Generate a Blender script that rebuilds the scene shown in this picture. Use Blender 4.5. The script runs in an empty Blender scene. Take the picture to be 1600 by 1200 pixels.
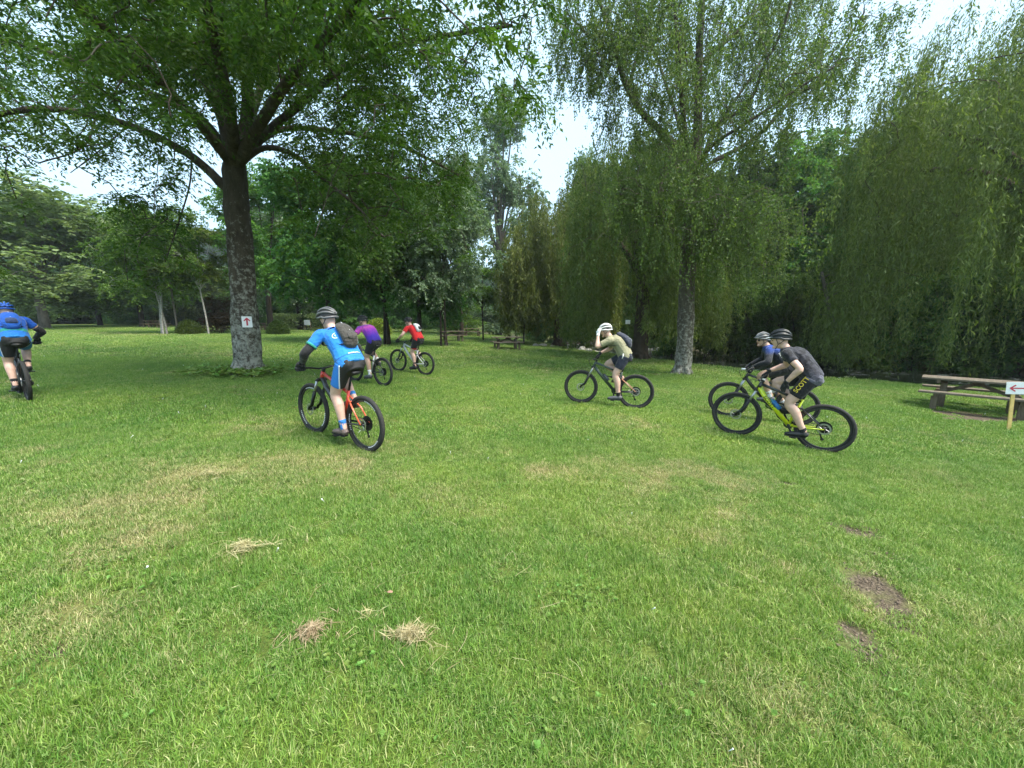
import bpy, bmesh, math, random
import numpy as np
from mathutils import Vector, Matrix
from mathutils.bvhtree import BVHTree

R = math.radians
RNG = np.random.default_rng(7)
random.seed(7)
SC = bpy.context.scene
COL = SC.collection

# ---------------------------------------------------------------- camera, sky, sun, exposure
F_PX = 590.0                                   # focal length in pixels of a 1600 px wide picture
CAM = np.array([0.0, 0.0, 1.65])
PITCH = math.atan(95.0 / F_PX)
cam_data = bpy.data.cameras.new('camera')
cam_data.sensor_width = 36.0
cam_data.lens = 36.0 * F_PX / 1600.0
cam_data.clip_start = 0.05
cam_data.clip_end = 3000.0
cam = bpy.data.objects.new('camera', cam_data)
COL.objects.link(cam)
cam.location = CAM
cam.rotation_euler = (math.pi / 2 - PITCH, 0, 0)
SC.camera = cam

SUN_EL, SUN_AZ = R(60), R(122)                 # azimuth clockwise from +Y: high, to the right and a little behind the camera
SKY_STRENGTH = 0.13
world = bpy.data.worlds.new('World')
SC.world = world
world.use_nodes = True
nt = world.node_tree
nt.nodes.clear()
w_out = nt.nodes.new('ShaderNodeOutputWorld')
w_bg = nt.nodes.new('ShaderNodeBackground')
w_sky = nt.nodes.new('ShaderNodeTexSky')
w_sky.sky_type = 'NISHITA'
w_sky.sun_disc = False
w_sky.sun_elevation = SUN_EL
w_sky.sun_rotation = SUN_AZ
w_sky.dust_density = 3.0
w_sky.air_density = 1.0
# an even, thin high cloud sheet over the blue, with soft broad variation
w_tc = nt.nodes.new('ShaderNodeTexCoord')
w_map = nt.nodes.new('ShaderNodeMapping'); w_map.inputs['Scale'].default_value = (1.2, 1.2, 3.0)
w_noise = nt.nodes.new('ShaderNodeTexNoise'); w_noise.inputs['Scale'].default_value = 1.6; w_noise.inputs['Detail'].default_value = 6
w_ramp = nt.nodes.new('ShaderNodeMapRange')
w_ramp.inputs['From Min'].default_value = 0.3; w_ramp.inputs['From Max'].default_value = 0.7
w_ramp.inputs['To Min'].default_value = 0.72; w_ramp.inputs['To Max'].default_value = 0.97
w_mix = nt.nodes.new('ShaderNodeMix'); w_mix.data_type = 'RGBA'
w_mix.inputs[7].default_value = (2.2, 3.2, 3.9, 1)
nt.links.new(w_tc.outputs['Generated'], w_map.inputs['Vector'])
nt.links.new(w_map.outputs['Vector'], w_noise.inputs['Vector'])
nt.links.new(w_noise.outputs['Fac'], w_ramp.inputs['Value'])
nt.links.new(w_ramp.outputs['Result'], w_mix.inputs[0])
nt.links.new(w_sky.outputs['Color'], w_mix.inputs[6])
nt.links.new(w_mix.outputs[2], w_bg.inputs['Color'])
w_bg.inputs['Strength'].default_value = SKY_STRENGTH
nt.links.new(w_bg.outputs['Background'], w_out.inputs['Surface'])

sun_d = bpy.data.lights.new('sun', 'SUN')
sun_d.energy = 2.7
sun_d.angle = R(28)
sun_d.color = (1.0, 0.94, 0.82)
sun = bpy.data.objects.new('sun', sun_d)
COL.objects.link(sun)
sd = Vector((math.sin(SUN_AZ) * math.cos(SUN_EL), math.cos(SUN_AZ) * math.cos(SUN_EL), math.sin(SUN_EL)))
sun.rotation_euler = sd.to_track_quat('Z', 'Y').to_euler()
sun.location = (0, -5, 30)

vs = SC.view_settings
vs.view_transform = 'Standard'
vs.look = 'None'
vs.gamma = 1.0
vs.use_curve_mapping = False
vs.exposure = 1.75
SC.render.engine = 'CYCLES'
SC.cycles.max_bounces = 8
SC.cycles.diffuse_bounces = 5
SC.cycles.glossy_bounces = 2
SC.cycles.transmission_bounces = 4
SC.cycles.use_denoising = True
SC.cycles.denoiser = 'OPENIMAGEDENOISE'
SC.cycles.use_adaptive_sampling = True
SC.cycles.adaptive_threshold = 0.025

# ---------------------------------------------------------------- geometry helpers
FWD = np.array([0, math.cos(PITCH), -math.sin(PITCH)])
UP = np.array([0, math.sin(PITCH), math.cos(PITCH)])

def at(px, py, Y):
    """world point seen at that pixel of the photograph, Y metres in front of the camera"""
    d = np.array([(px - 800) / F_PX, 0, 0]) + UP * (600 - py) / F_PX + FWD
    return CAM + d * (Y / d[1])

_tx = np.linspace(-120, 120, 2401)
_tz = np.interp(_tx, [-120, -47, -25, -8.7, -3, -1.9, 2.6, 4.7, 5.7, 10, 14, 120],
                [1.5, 1.0, .62, .25, .06, .0, -.15, -.30, -.34, -.40, -.42, -.42])
SOILW = []
_k = np.hanning(21); _k /= _k.sum()
_tz = np.convolve(np.pad(_tz, 10, mode='edge'), _k, 'valid')
BANK = np.array([(-300, 420), (-60, 150), (-16, 78), (-4, 52), (2, 38), (5, 30), (8, 22.5), (11, 16.2), (14.5, 12.8), (22, 9), (40, 3), (90, -14)], float)
def _offset(poly, d):
    out = []
    for i in range(len(poly)):
        a = poly[max(i - 1, 0)]; b = poly[min(i + 1, len(poly) - 1)]
        t = (b - a) / np.linalg.norm(b - a)
        out.append(poly[i] + d * np.array([-t[1], t[0]]))
    return np.array(out)
RIVER = _offset(BANK, 4.6)

def poly_dist(x, y, poly):
    """signed distance: positive on the far (hill) side of the line"""
    P = np.stack([np.ravel(x), np.ravel(y)], 1)
    best = np.full(len(P), 1e9); sg = np.ones(len(P))
    for a, b in zip(poly[:-1], poly[1:]):
        ab = b - a
        t = np.clip(((P - a) @ ab) / (ab @ ab), 0, 1)
        q = a + t[:, None] * ab
        d = np.linalg.norm(P - q, axis=1)
        cr = ab[0] * (P[:, 1] - a[1]) - ab[1] * (P[:, 0] - a[0])
        m = d < best
        best[m] = d[m]; sg[m] = np.sign(cr[m])
    return (best * sg).reshape(np.shape(x))

def vnoise(x, y, s, seed=0):
    """smooth 2D value noise 0..1"""
    x = np.asarray(x, float) / s + 1000.3; y = np.asarray(y, float) / s + 1000.7
    xi = np.floor(x).astype(np.int64); yi = np.floor(y).astype(np.int64)
    fx = x - xi; fy = y - yi
    fx = fx * fx * (3 - 2 * fx); fy = fy * fy * (3 - 2 * fy)
    def h(a, b):
        n = (a * 374761393 + b * 668265263 + seed * 1442695041) & 0x7fffffff
        n = ((n ^ (n >> 13)) * 1274126177) & 0x7fffffff
        return ((n ^ (n >> 16)) & 0xffff) / 65535.0
    return (h(xi, yi) * (1 - fx) + h(xi + 1, yi) * fx) * (1 - fy) + (h(xi, yi + 1) * (1 - fx) + h(xi + 1, yi + 1) * fx) * fy

def sstep(a, b, x):
    t = np.clip((x - a) / (b - a), 0, 1)
    return t * t * (3 - 2 * t)

def ground_z(x, y):
    x = np.asarray(x, float); y = np.asarray(y, float)
    z = np.interp(x, _tx, _tz)
    z = z + 0.010 * np.clip(y - 15, 0, 40) * sstep(4, -4, x)
    z = z + 0.05 * (vnoise(x, y, 3.1, 3) - .5) + 0.025 * (vnoise(x, y, .9, 5) - .5) * sstep(60, 20, y)
    d = poly_dist(x, y, RIVER)
    hill = np.clip(d - 4, 0, 70)
    z = np.where(d > 0, -.35 + 0.16 * hill, z)
    c = sstep(4.9, 3.3, np.abs(d))
    if SOILW: z = z - .022 * soil_at(x, y)
    return z * (1 - c) + (-1.25) * c

def gp(px, py):
    """point of the ground seen at that pixel"""
    d = np.array([(px - 800) / F_PX, 0, 0]) + UP * (600 - py) / F_PX + FWD
    T_ = np.concatenate([np.linspace(.8, 12, 90), np.geomspace(12.2, 300, 160)])
    Q = CAM + d * T_[:, None]; under = Q[:, 2] <= ground_z(Q[:, 0], Q[:, 1])
    i = int(np.argmax(under)) if under.any() else len(T_) - 1
    a_, b_ = T_[max(i - 1, 0)], T_[i]
    T_ = np.linspace(a_, b_, 60); Q = CAM + d * T_[:, None]; under = Q[:, 2] <= ground_z(Q[:, 0], Q[:, 1])
    p = Q[int(np.argmax(under)) if under.any() else -1]
    return p

def gz(x, y): return float(ground_z(x, y))

def new_mesh(name, verts, faces, mats=(), smooth=False, attrs=None, midx=None):
    me = bpy.data.meshes.new(name)
    verts = np.asarray(verts, np.float32)
    if isinstance(faces, np.ndarray):
        nf, k = faces.shape
        me.vertices.add(len(verts)); me.vertices.foreach_set('co', verts.ravel())
        me.loops.add(nf * k); me.loops.foreach_set('vertex_index', faces.astype(np.int32).ravel())
        me.polygons.add(nf)
        me.polygons.foreach_set('loop_start', np.arange(0, nf * k, k, dtype=np.int32))
        me.polygons.foreach_set('loop_total', np.full(nf, k, np.int32))
    else:
        me.from_pydata(verts.tolist(), [], [list(f) for f in faces])
    for m in mats: me.materials.append(m)
    if midx is not None: me.polygons.foreach_set('material_index', np.asarray(midx, np.int32))
    me.update(calc_edges=True)
    if smooth: me.polygons.foreach_set('use_smooth', np.ones(len(me.polygons), bool))
    for k_, a in (attrs or {}).items():
        at_ = me.attributes.new(k_, 'FLOAT', 'POINT'); at_.data.foreach_set('value', np.asarray(a, np.float32))
    return me

def obj(name, me, parent=None, matrix=None):
    o = bpy.data.objects.new(name, me)
    COL.objects.link(o)
    if parent is not None: o.parent = parent
    if matrix is not None: o.matrix_local = matrix
    return o

def empty(name, loc=(0, 0, 0), matrix=None):
    o = bpy.data.objects.new(name, None)
    o.empty_display_size = .2
    COL.objects.link(o)
    if matrix is not None: o.matrix_world = matrix
    else: o.location = loc
    return o

def tag(o, label=None, category=None, group=None, kind=None):
    if label: o['label'] = label
    if category: o['category'] = category
    if group: o['group'] = group
    if kind: o['kind'] = kind
    return o

class MB:
    """collects pieces into one mesh"""
    def __init__(s): s.v = []; s.f = []; s.n = 0; s.m = []
    def add(s, v, f, m=0):
        s.v.append(np.asarray(v, float)); s.f += [tuple(i + s.n for i in q) for q in f]; s.m += [m] * len(f); s.n += len(v); return s
    def box(s, c, size, rot=None, m=0, bev=0.0):
        x, y, z = [k / 2 for k in size]
        if bev <= 0:
            v = np.array([(a, b, d) for a in (-x, x) for b in (-y, y) for d in (-z, z)], float)
            f = [(0, 1, 3, 2), (4, 6, 7, 5), (0, 4, 5, 1), (2, 3, 7, 6), (0, 2, 6, 4), (1, 5, 7, 3)]
        else:
            bm = bmesh.new(); bmesh.ops.create_cube(bm, size=1)
            for q in bm.verts: q.co = Vector((q.co.x * size[0], q.co.y * size[1], q.co.z * size[2]))
            bmesh.ops.bevel(bm, geom=bm.edges[:], offset=bev, segments=2, affect='EDGES')
            bm.verts.index_update()
            v = np.array([q.co[:] for q in bm.verts]); f = [tuple(q.index for q in p.verts) for p in bm.faces]; bm.free()
        if rot is not None: v = v @ np.array(rot)[:3, :3].T
        return s.add(v + np.asarray(c, float), f, m)
    def tube(s, pts, rad, sides=8, cap=True, m=0):
        v, f = tube(pts, rad, sides, cap); return s.add(v, f, m)
    def sphere(s, c, r, seg=12, rings=8, rot=None, m=0):
        v, f = sphere(seg, rings)
        v = v * np.asarray(r, float)
        if rot is not None: v = v @ np.array(rot)[:3, :3].T
        return s.add(v + np.asarray(c, float), f, m)
    def mesh(s, name, mats, smooth=True):
        return new_mesh(name, np.concatenate(s.v), s.f, mats, smooth, midx=s.m)
    def build(s, name, mats, parent=None, smooth=True):
        return obj(name, s.mesh(name, mats if isinstance(mats, (list, tuple)) else [mats], smooth), parent)

def sphere(seg=12, rings=8):
    v = [(0, 0, 1)]
    for i in range(1, rings):
        a = math.pi * i / rings
        for j in range(seg):
            b = 2 * math.pi * j / seg
            v.append((math.sin(a) * math.cos(b), math.sin(a) * math.sin(b), math.cos(a)))
    v.append((0, 0, -1)); f = []
    for j in range(seg): f.append((0, 1 + j, 1 + (j + 1) % seg))
    for i in range(rings - 2):
        for j in range(seg):
            a = 1 + i * seg + j; b = 1 + i * seg + (j + 1) % seg
            f.append((a, a + seg, b + seg, b))
    e = len(v) - 1; o_ = 1 + (rings - 2) * seg
    for j in range(seg): f.append((e, o_ + (j + 1) % seg, o_ + j))
    return np.array(v, float), f

def nrm(v):
    v = np.asarray(v, float); n = np.linalg.norm(v, axis=-1, keepdims=True)
    return v / np.maximum(n, 1e-9)

def tube(pts, rad, sides=8, cap=True, side_vec=None, rad2=None):
    pts = np.asarray(pts, float); n = len(pts)
    rad = np.broadcast_to(np.asarray(rad, float), (n,)); r2 = rad if rad2 is None else np.broadcast_to(np.asarray(rad2, float), (n,))
    tan = np.gradient(pts, axis=0); tan = nrm(tan)
    if side_vec is None:
        ref = np.array([0, 0, 1.0]) if abs(tan[0][2]) < .9 else np.array([1.0, 0, 0])
    else: ref = np.asarray(side_vec, float)
    U = np.zeros((n, 3)); u = ref
    for i in range(n):
        if side_vec is not None: u = ref
        u = u - tan[i] * (u @ tan[i])
        if np.linalg.norm(u) < 1e-5: u = np.cross(tan[i], [0.3, .5, .8])
        u = nrm(u); U[i] = u
    V = np.cross(tan, U)
    a = np.linspace(0, 2 * math.pi, sides, endpoint=False)
    v = pts[:, None] + (np.cos(a)[None, :, None] * U[:, None] * rad[:, None, None]) + (np.sin(a)[None, :, None] * V[:, None] * r2[:, None, None])
    v = v.reshape(-1, 3); f = []
    for i in range(n - 1):
        for j in range(sides):
            k = (j + 1) % sides
            f.append((i * sides + j, i * sides + k, (i + 1) * sides + k, (i + 1) * sides + j))
    if cap:
        f.append(tuple(range(sides - 1, -1, -1))); f.append(tuple((n - 1) * sides + j for j in range(sides)))
    return v, f

def smooth_path(pts, k=4):
    """Catmull-Rom through the points"""
    P = np.asarray(pts, float); P = np.concatenate([[2 * P[0] - P[1]], P, [2 * P[-1] - P[-2]]])
    out = []
    for i in range(1, len(P) - 2):
        for t in np.linspace(0, 1, k, endpoint=False):
            out.append(.5 * ((2 * P[i]) + (-P[i - 1] + P[i + 1]) * t + (2 * P[i - 1] - 5 * P[i] + 4 * P[i + 1] - P[i + 2]) * t * t + (-P[i - 1] + 3 * P[i] - 3 * P[i + 1] + P[i + 2]) * t ** 3))
    out.append(P[-2])
    return np.array(out)

# ---------------------------------------------------------------- materials
def mat(name):
    m = bpy.data.materials.new(name); m.use_nodes = True
    return m, m.node_tree, m.node_tree.nodes, m.node_tree.links, m.node_tree.nodes['Principled BSDF']

def rgb(c): return (c[0], c[1], c[2], 1.0)

def plain(name, c, rough=.5, metal=0.0, var=.12, scale=40, bump=0.0, coat=0.0, spec=.5):
    """base colour with a little procedural wear"""
    m, t, n, l, b = mat(name)
    b.inputs['Roughness'].default_value = rough; b.inputs['Metallic'].default_value = metal
    b.inputs['Coat Weight'].default_value = coat; b.inputs['Specular IOR Level'].default_value = spec
    tc = n.new('ShaderNodeTexCoord'); no = n.new('ShaderNodeTexNoise'); no.inputs['Scale'].default_value = scale; no.inputs['Detail'].default_value = 4
    l.new(tc.outputs['Object'], no.inputs['Vector'])
    mr = n.new('ShaderNodeMapRange'); mr.inputs['From Min'].default_value = .3; mr.inputs['From Max'].default_value = .7
    mr.inputs['To Min'].default_value = 1 - var; mr.inputs['To Max'].default_value = 1 + var
    l.new(no.outputs['Fac'], mr.inputs['Value'])
    mx = n.new('ShaderNodeVectorMath'); mx.operation = 'SCALE'; mx.inputs[0].default_value = c[:3]
    l.new(mr.outputs['Result'], mx.inputs['Scale']); l.new(mx.outputs['Vector'], b.inputs['Base Color'])
    if bump:
        bp = n.new('ShaderNodeBump'); bp.inputs['Strength'].default_value = bump; bp.inputs['Distance'].default_value = .01
        l.new(no.outputs['Fac'], bp.inputs['Height']); l.new(bp.outputs['Normal'], b.inputs['Normal'])
    return m

def ramp(n, stops):
    r = n.new('ShaderNodeValToRGB'); e = r.color_ramp.elements
    while len(e) < len(stops): e.new(.5)
    for i, (p, c) in enumerate(stops): e[i].position = p; e[i].color = rgb(c)
    return r

def leaf_mat(name, dark, mid, light, transl=.35, rough=.5, instancer=False, hue=.03):
    m, t, n, l, b = mat(name)
    a = n.new('ShaderNodeAttribute'); a.attribute_name = 'tint'
    r = ramp(n, [(0, dark), (.5, mid), (1, light)])
    l.new(a.outputs['Fac'], r.inputs['Fac'])
    oi = n.new('ShaderNodeObjectInfo')
    hs = n.new('ShaderNodeHueSaturation')
    mr = n.new('ShaderNodeMapRange'); mr.inputs['To Min'].default_value = .5 - hue; mr.inputs['To Max'].default_value = .5 + hue
    mv = n.new('ShaderNodeMapRange'); mv.inputs['To Min'].default_value = .82; mv.inputs['To Max'].default_value = 1.2
    l.new(oi.outputs['Random'], mr.inputs['Value']); l.new(mr.outputs['Result'], hs.inputs['Hue'])
    l.new(oi.outputs['Random'], mv.inputs['Value']); l.new(mv.outputs['Result'], hs.inputs['Value'])
    l.new(r.outputs['Color'], hs.inputs['Color'])
    l.new(hs.outputs['Color'], b.inputs['Base Color'])
    b.inputs['Roughness'].default_value = rough; b.inputs['Specular IOR Level'].default_value = .18
    tr = n.new('ShaderNodeBsdfTranslucent')
    g = n.new('ShaderNodeMix'); g.data_type = 'RGBA'; g.blend_type = 'MULTIPLY'; g.inputs[0].default_value = 1
    g.inputs[7].default_value = (1.15, 1.25, .55, 1)
    l.new(hs.outputs['Color'], g.inputs[6]); l.new(g.outputs[2], tr.inputs['Color'])
    mx = n.new('ShaderNodeMixShader'); mx.inputs[0].default_value = transl
    l.new(b.outputs[0], mx.inputs[1]); l.new(tr.outputs[0], mx.inputs[2])
    l.new(mx.outputs[0], n['Material Output'].inputs['Surface'])
    return m

def bark_mat(name, c1, c2, lichen=None, lich_amt=.5, zlo=0, zhi=6, scale=6, stretch=.35, bump=.8):
    m, t, n, l, b = mat(name)
    tc = n.new('ShaderNodeTexCoord'); mp = n.new('ShaderNodeMapping'); mp.inputs['Scale'].default_value = (1, 1, stretch)
    l.new(tc.outputs['Object'], mp.inputs['Vector'])
    vo = n.new('ShaderNodeTexVoronoi'); vo.inputs['Scale'].default_value = scale * 2.2
    no = n.new('ShaderNodeTexNoise'); no.inputs['Scale'].default_value = scale; no.inputs['Detail'].default_value = 8; no.inputs['Roughness'].default_value = .7
    l.new(mp.outputs[0], no.inputs['Vector'])
    ad = n.new('ShaderNodeVectorMath'); ad.operation = 'ADD'
    sc = n.new('ShaderNodeVectorMath'); sc.operation = 'SCALE'; sc.inputs['Scale'].default_value = .25
    l.new(no.outputs['Color'], sc.inputs[0]); l.new(mp.outputs[0], ad.inputs[0]); l.new(sc.outputs[0], ad.inputs[1]); l.new(ad.outputs[0], vo.inputs['Vector'])
    r = ramp(n, [(.3, c1), (.7, c2)]); l.new(no.outputs['Fac'], r.inputs['Fac'])
    col = r.outputs['Color']
    if lichen:
        n2 = n.new('ShaderNodeTexNoise'); n2.inputs['Scale'].default_value = 8; n2.inputs['Detail'].default_value = 9; n2.inputs['Roughness'].default_value = .75
        l.new(tc.outputs['Object'], n2.inputs['Vector'])
        sx = n.new('ShaderNodeSeparateXYZ'); l.new(tc.outputs['Object'], sx.inputs[0])
        hr = n.new('ShaderNodeMapRange'); hr.inputs['From Min'].default_value = zlo; hr.inputs['From Max'].default_value = zhi
        hr.inputs['To Min'].default_value = .12; hr.inputs['To Max'].default_value = -.16
        l.new(sx.outputs['Z'], hr.inputs['Value'])
        sm = n.new('ShaderNodeMath'); sm.operation = 'ADD'; l.new(n2.outputs['Fac'], sm.inputs[0]); l.new(hr.outputs['Result'], sm.inputs[1])
        lr = ramp(n, [(.50, (0, 0, 0)), (.66, (1, 1, 1))]); l.new(sm.outputs[0], lr.inputs['Fac'])
        lm = n.new('ShaderNodeMath'); lm.operation = 'MULTIPLY'; lm.inputs[1].default_value = lich_amt; l.new(lr.outputs['Color'], lm.inputs[0])
        mx = n.new('ShaderNodeMix'); mx.data_type = 'RGBA'; mx.inputs[7].default_value = rgb(lichen)
        l.new(lm.outputs[0], mx.inputs[0]); l.new(col, mx.inputs[6]); col = mx.outputs[2]
    l.new(col, b.inputs['Base Color']); b.inputs['Roughness'].default_value = .9; b.inputs['Specular IOR Level'].default_value = .2
    hm = n.new('ShaderNodeMath'); hm.operation = 'ADD'; l.new(vo.outputs['Distance'], hm.inputs[0]); l.new(no.outputs['Fac'], hm.inputs[1])
    bp = n.new('ShaderNodeBump'); bp.inputs['Strength'].default_value = bump; bp.inputs['Distance'].default_value = .05
    l.new(hm.outputs[0], bp.inputs['Height']); l.new(bp.outputs['Normal'], b.inputs['Normal'])
    return m

M = {}
M['ash_leaf'] = leaf_mat('ash_leaf', (0.0328, 0.0648, 0.0123), (0.0541, 0.0992, 0.018), (0.0976, 0.1443, 0.0271), 0.42)
M['birch_leaf'] = leaf_mat('birch_leaf', (0.0578, 0.1313, 0.0357), (0.0924, 0.1837, 0.0525), (0.1522, 0.2467, 0.084), 0.5)
M['willow_leaf'] = leaf_mat('willow_leaf', (.080, .125, .034), (.132, .190, .056), (.20, .26, .092), 0.5)
M['willow_olive'] = leaf_mat('willow_olive', (.078, .118, .032), (.125, .172, .048), (.19, .23, .075), 0.5)
M['maple_leaf'] = leaf_mat('maple_leaf', (0.0352, 0.077, 0.022), (0.0594, 0.121, 0.0319), (0.1056, 0.176, 0.0473), 0.48)
M['bright_leaf'] = leaf_mat('bright_leaf', (0.0599, 0.1134, 0.0231), (0.0924, 0.1701, 0.0315), (0.146, 0.2268, 0.0504), 0.5)
M['pale_leaf'] = leaf_mat('pale_leaf', (0.1125, 0.1837, 0.0788), (0.1688, 0.2625, 0.1125), (0.2625, 0.3562, 0.1688), 0.42)
M['silver_leaf'] = leaf_mat('silver_leaf', (0.0725, 0.1253, 0.0678), (0.1207, 0.1851, 0.1092), (0.2093, 0.2737, 0.1851), 0.4)
M['shrub_leaf'] = leaf_mat('shrub_leaf', (0.0348, 0.078, 0.024), (0.0672, 0.1308, 0.0348), (0.1248, 0.2088, 0.0612), 0.48)
M['copper_leaf'] = leaf_mat('copper_leaf', (.035, .022, .012), (.055, .035, .018), (.085, .055, .028), .25)
M['yellow_leaf'] = leaf_mat('yellow_leaf', (.10, .16, .02), (.17, .24, .03), (.30, .34, .05), .35)
M['far_leaf'] = leaf_mat('far_leaf', (0.0286, 0.0605, 0.0319), (0.0462, 0.0858, 0.0429), (0.0715, 0.1221, 0.0605), .3)
M['ash_bark'] = bark_mat('ash_bark', (.030, .024, .018), (.095, .078, .058), (.37, .37, .32), .9, .4, 6.5)
M['birch_bark'] = bark_mat('birch_bark', (.045, .038, .029), (.14, .12, .09), (.48, .46, .40), .75, -.8, 5.5, 7)
M['dark_bark'] = bark_mat('dark_bark', (.018, .014, .010), (.055, .045, .034))
M['willow_bark'] = bark_mat('willow_bark', (.03, .023, .016), (.085, .065, .045), scale=4)
M['white_bark'] = bark_mat('white_bark', (.10, .09, .08), (.5, .48, .44), scale=9, stretch=1.6, bump=.3)
M['grey_bark'] = bark_mat('grey_bark', (.06, .055, .045), (.20, .18, .15))
M['metal'] = plain('metal', (.45, .45, .46), .3, .9, .1)
M['black_metal'] = plain('black_metal', (.012, .012, .013), .35, .2, .2)
M['black_plastic'] = plain('black_plastic', (.016, .016, .017), .5, 0, .2)
M['tyre'] = plain('tyre', (.022, .021, .020), .85, 0, .25, 30, .3)
M['rim'] = plain('rim', (.02, .02, .021), .4, .1, .2)
M['white_print'] = plain('white_print', (.72, .73, .74), .5, 0, .05)
M['old_wood'] = bark_mat('old_wood', (.085, .070, .052), (.225, .19, .145), scale=14, stretch=6, bump=.35)
M['post_wood'] = bark_mat('post_wood', (.07, .055, .035), (.17, .14, .095), scale=9, stretch=.3, bump=.35)
M['stake'] = plain('stake', (.72, .50, .18), .7, 0, .15, 18)
M['paper'] = plain('paper', (.78, .78, .80), .6, 0, .03)
M['red_print'] = plain('red_print', (.50, .03, .06), .6, 0, .08)
M['stone'] = plain('stone', (.42, .40, .36), .85, 0, .35, 9, .5)
M['concrete'] = plain('concrete', (.48, .46, .40), .85, 0, .2, 20, .3)
M['straw'] = leaf_mat('straw', (.20, .16, .08), (.36, .29, .17), (.52, .44, .29), .2, .7)
M['soil'] = plain('soil', (.085, .062, .045), .95, 0, .5, 60, .9)

# ---------------------------------------------------------------- ground, river
DRY = [  # pixel in the photograph, radii in metres, strength: patches of dry, yellowed grass
    (60, 800, 1.6, .5, .75), (330, 740, 1.5, .5, .8), (480, 720, .9, .4, .9), (190, 870, .6, .3, .4), (120, 970, .45, .22, .8),
    (230, 950, .3, .18, .5), (380, 860, .22, .16, .7), (640, 700, 1.2, .5, .45), (720, 640, .9, .4, .5), (880, 740, .5, .3, .55), (960, 735, .6, .3, .4),
    (560, 760, .6, .3, .5), (690, 770, .7, .35, .35), (1180, 760, .4, .2, .35), (30, 540, 3, 1.2, .3), (160, 522, 5, 1.5, .4), (760, 560, 2, .9, .3),
    (1130, 1080, .4, .3, .35), (300, 1020, .3, .2, .35), (1260, 1100, .3, .2, .3), (820, 660, 1.2, .5, .3), (1000, 820, .6, .3, .3)]
SOIL = [(1338, 829, .16, .075, 1.), (1316, 820, .10, .05, .8), (1366, 915, .13, .085, 1.), (1398, 952, .13, .075, .95), (1345, 898, .10, .05, .8), (1322, 982, .10, .07, .9), (1350, 1005, .10, .06, .75),
        (1425, 985, .14, .05, .6), (1385, 870, .11, .03, .6), (1480, 890, .16, .03, .55), (1218, 753, .12, .05, .75), (1372, 1040, .10, .05, .5), (1050, 1075, .06, .03, .5),
        (300, 770, .18, .06, .45), (75, 1020, .10, .05, .5), (1540, 655, .9, .28, 1.), (1490, 645, .5, .25, .8), (792, 546, .9, .5, .7)]
DRYW = [(gp(a, b)[:2], c, d, e) for a, b, c, d, e in DRY]
SOILW = [(gp(a, b)[:2], c * 1.42, d * 1.5, e) for a, b, c, d, e in SOIL]
BASES = []       # tree bases: bare, weedy ring

def patch(x, y, lst, p=2.0):
    out = np.zeros(np.shape(x))
    for (c, rx, ry, s) in lst:
        u = (x - c[0]) / rx; v = (y - c[1]) / ry
        out = np.maximum(out, s * np.exp(-(u * u + v * v) ** (p / 2)))
    return out

def dry_at(x, y):
    n = vnoise(x, y, .35, 11) * .5 + vnoise(x, y, .12, 12) * .3 + vnoise(x, y, 1.3, 13) * .4
    d = patch(x, y, DRYW) * (.14 + .90 * n) * .92
    d = d + .45 * sstep(.66, 1.05, n) + .10 * sstep(.5, .8, vnoise(x, y, 2.6, 14))
    return np.clip(d, 0, 1)

def soil_at(x, y):
    n = vnoise(x, y, .09, 21) * .6 + vnoise(x, y, .035, 22) * .4
    s = patch(x, y, SOILW, 3.0)
    return sstep(.26, .62, s * (.25 + 1.45 * n))

def axis(parts):
    out = [parts[0][0]]
    for a, b, s in parts:
        n = max(1, int(round((b - a) / s))); out += list(np.linspace(a, b, n + 1)[1:])
    return np.array(out)
ax = axis([(-400, -120, 40), (-120, -40, 8), (-40, -14, 1.5), (-14, -6, .5), (-6, 6, .12), (6, 16, .35), (16, 40, 1.2), (40, 120, 8), (120, 400, 40)])
ay = axis([(-60, -6, 9), (-6, .4, .8), (.4, 5, .09), (5, 9, .16), (9, 16, .35), (16, 45, 1.0), (45, 120, 6), (120, 700, 45)])
GX, GY = np.meshgrid(ax, ay)
GZ = ground_z(GX, GY)
ny_, nx_ = GX.shape
idx = np.arange(nx_ * ny_).reshape(ny_, nx_)
gf = np.stack([idx[:-1, :-1], idx[:-1, 1:], idx[1:, 1:], idx[1:, :-1]], -1).reshape(-1, 4)
RD = poly_dist(GX, GY, RIVER)
BANKMASK = np.clip(sstep(5.2, 4.4, np.abs(RD)), 0, 1)

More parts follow.
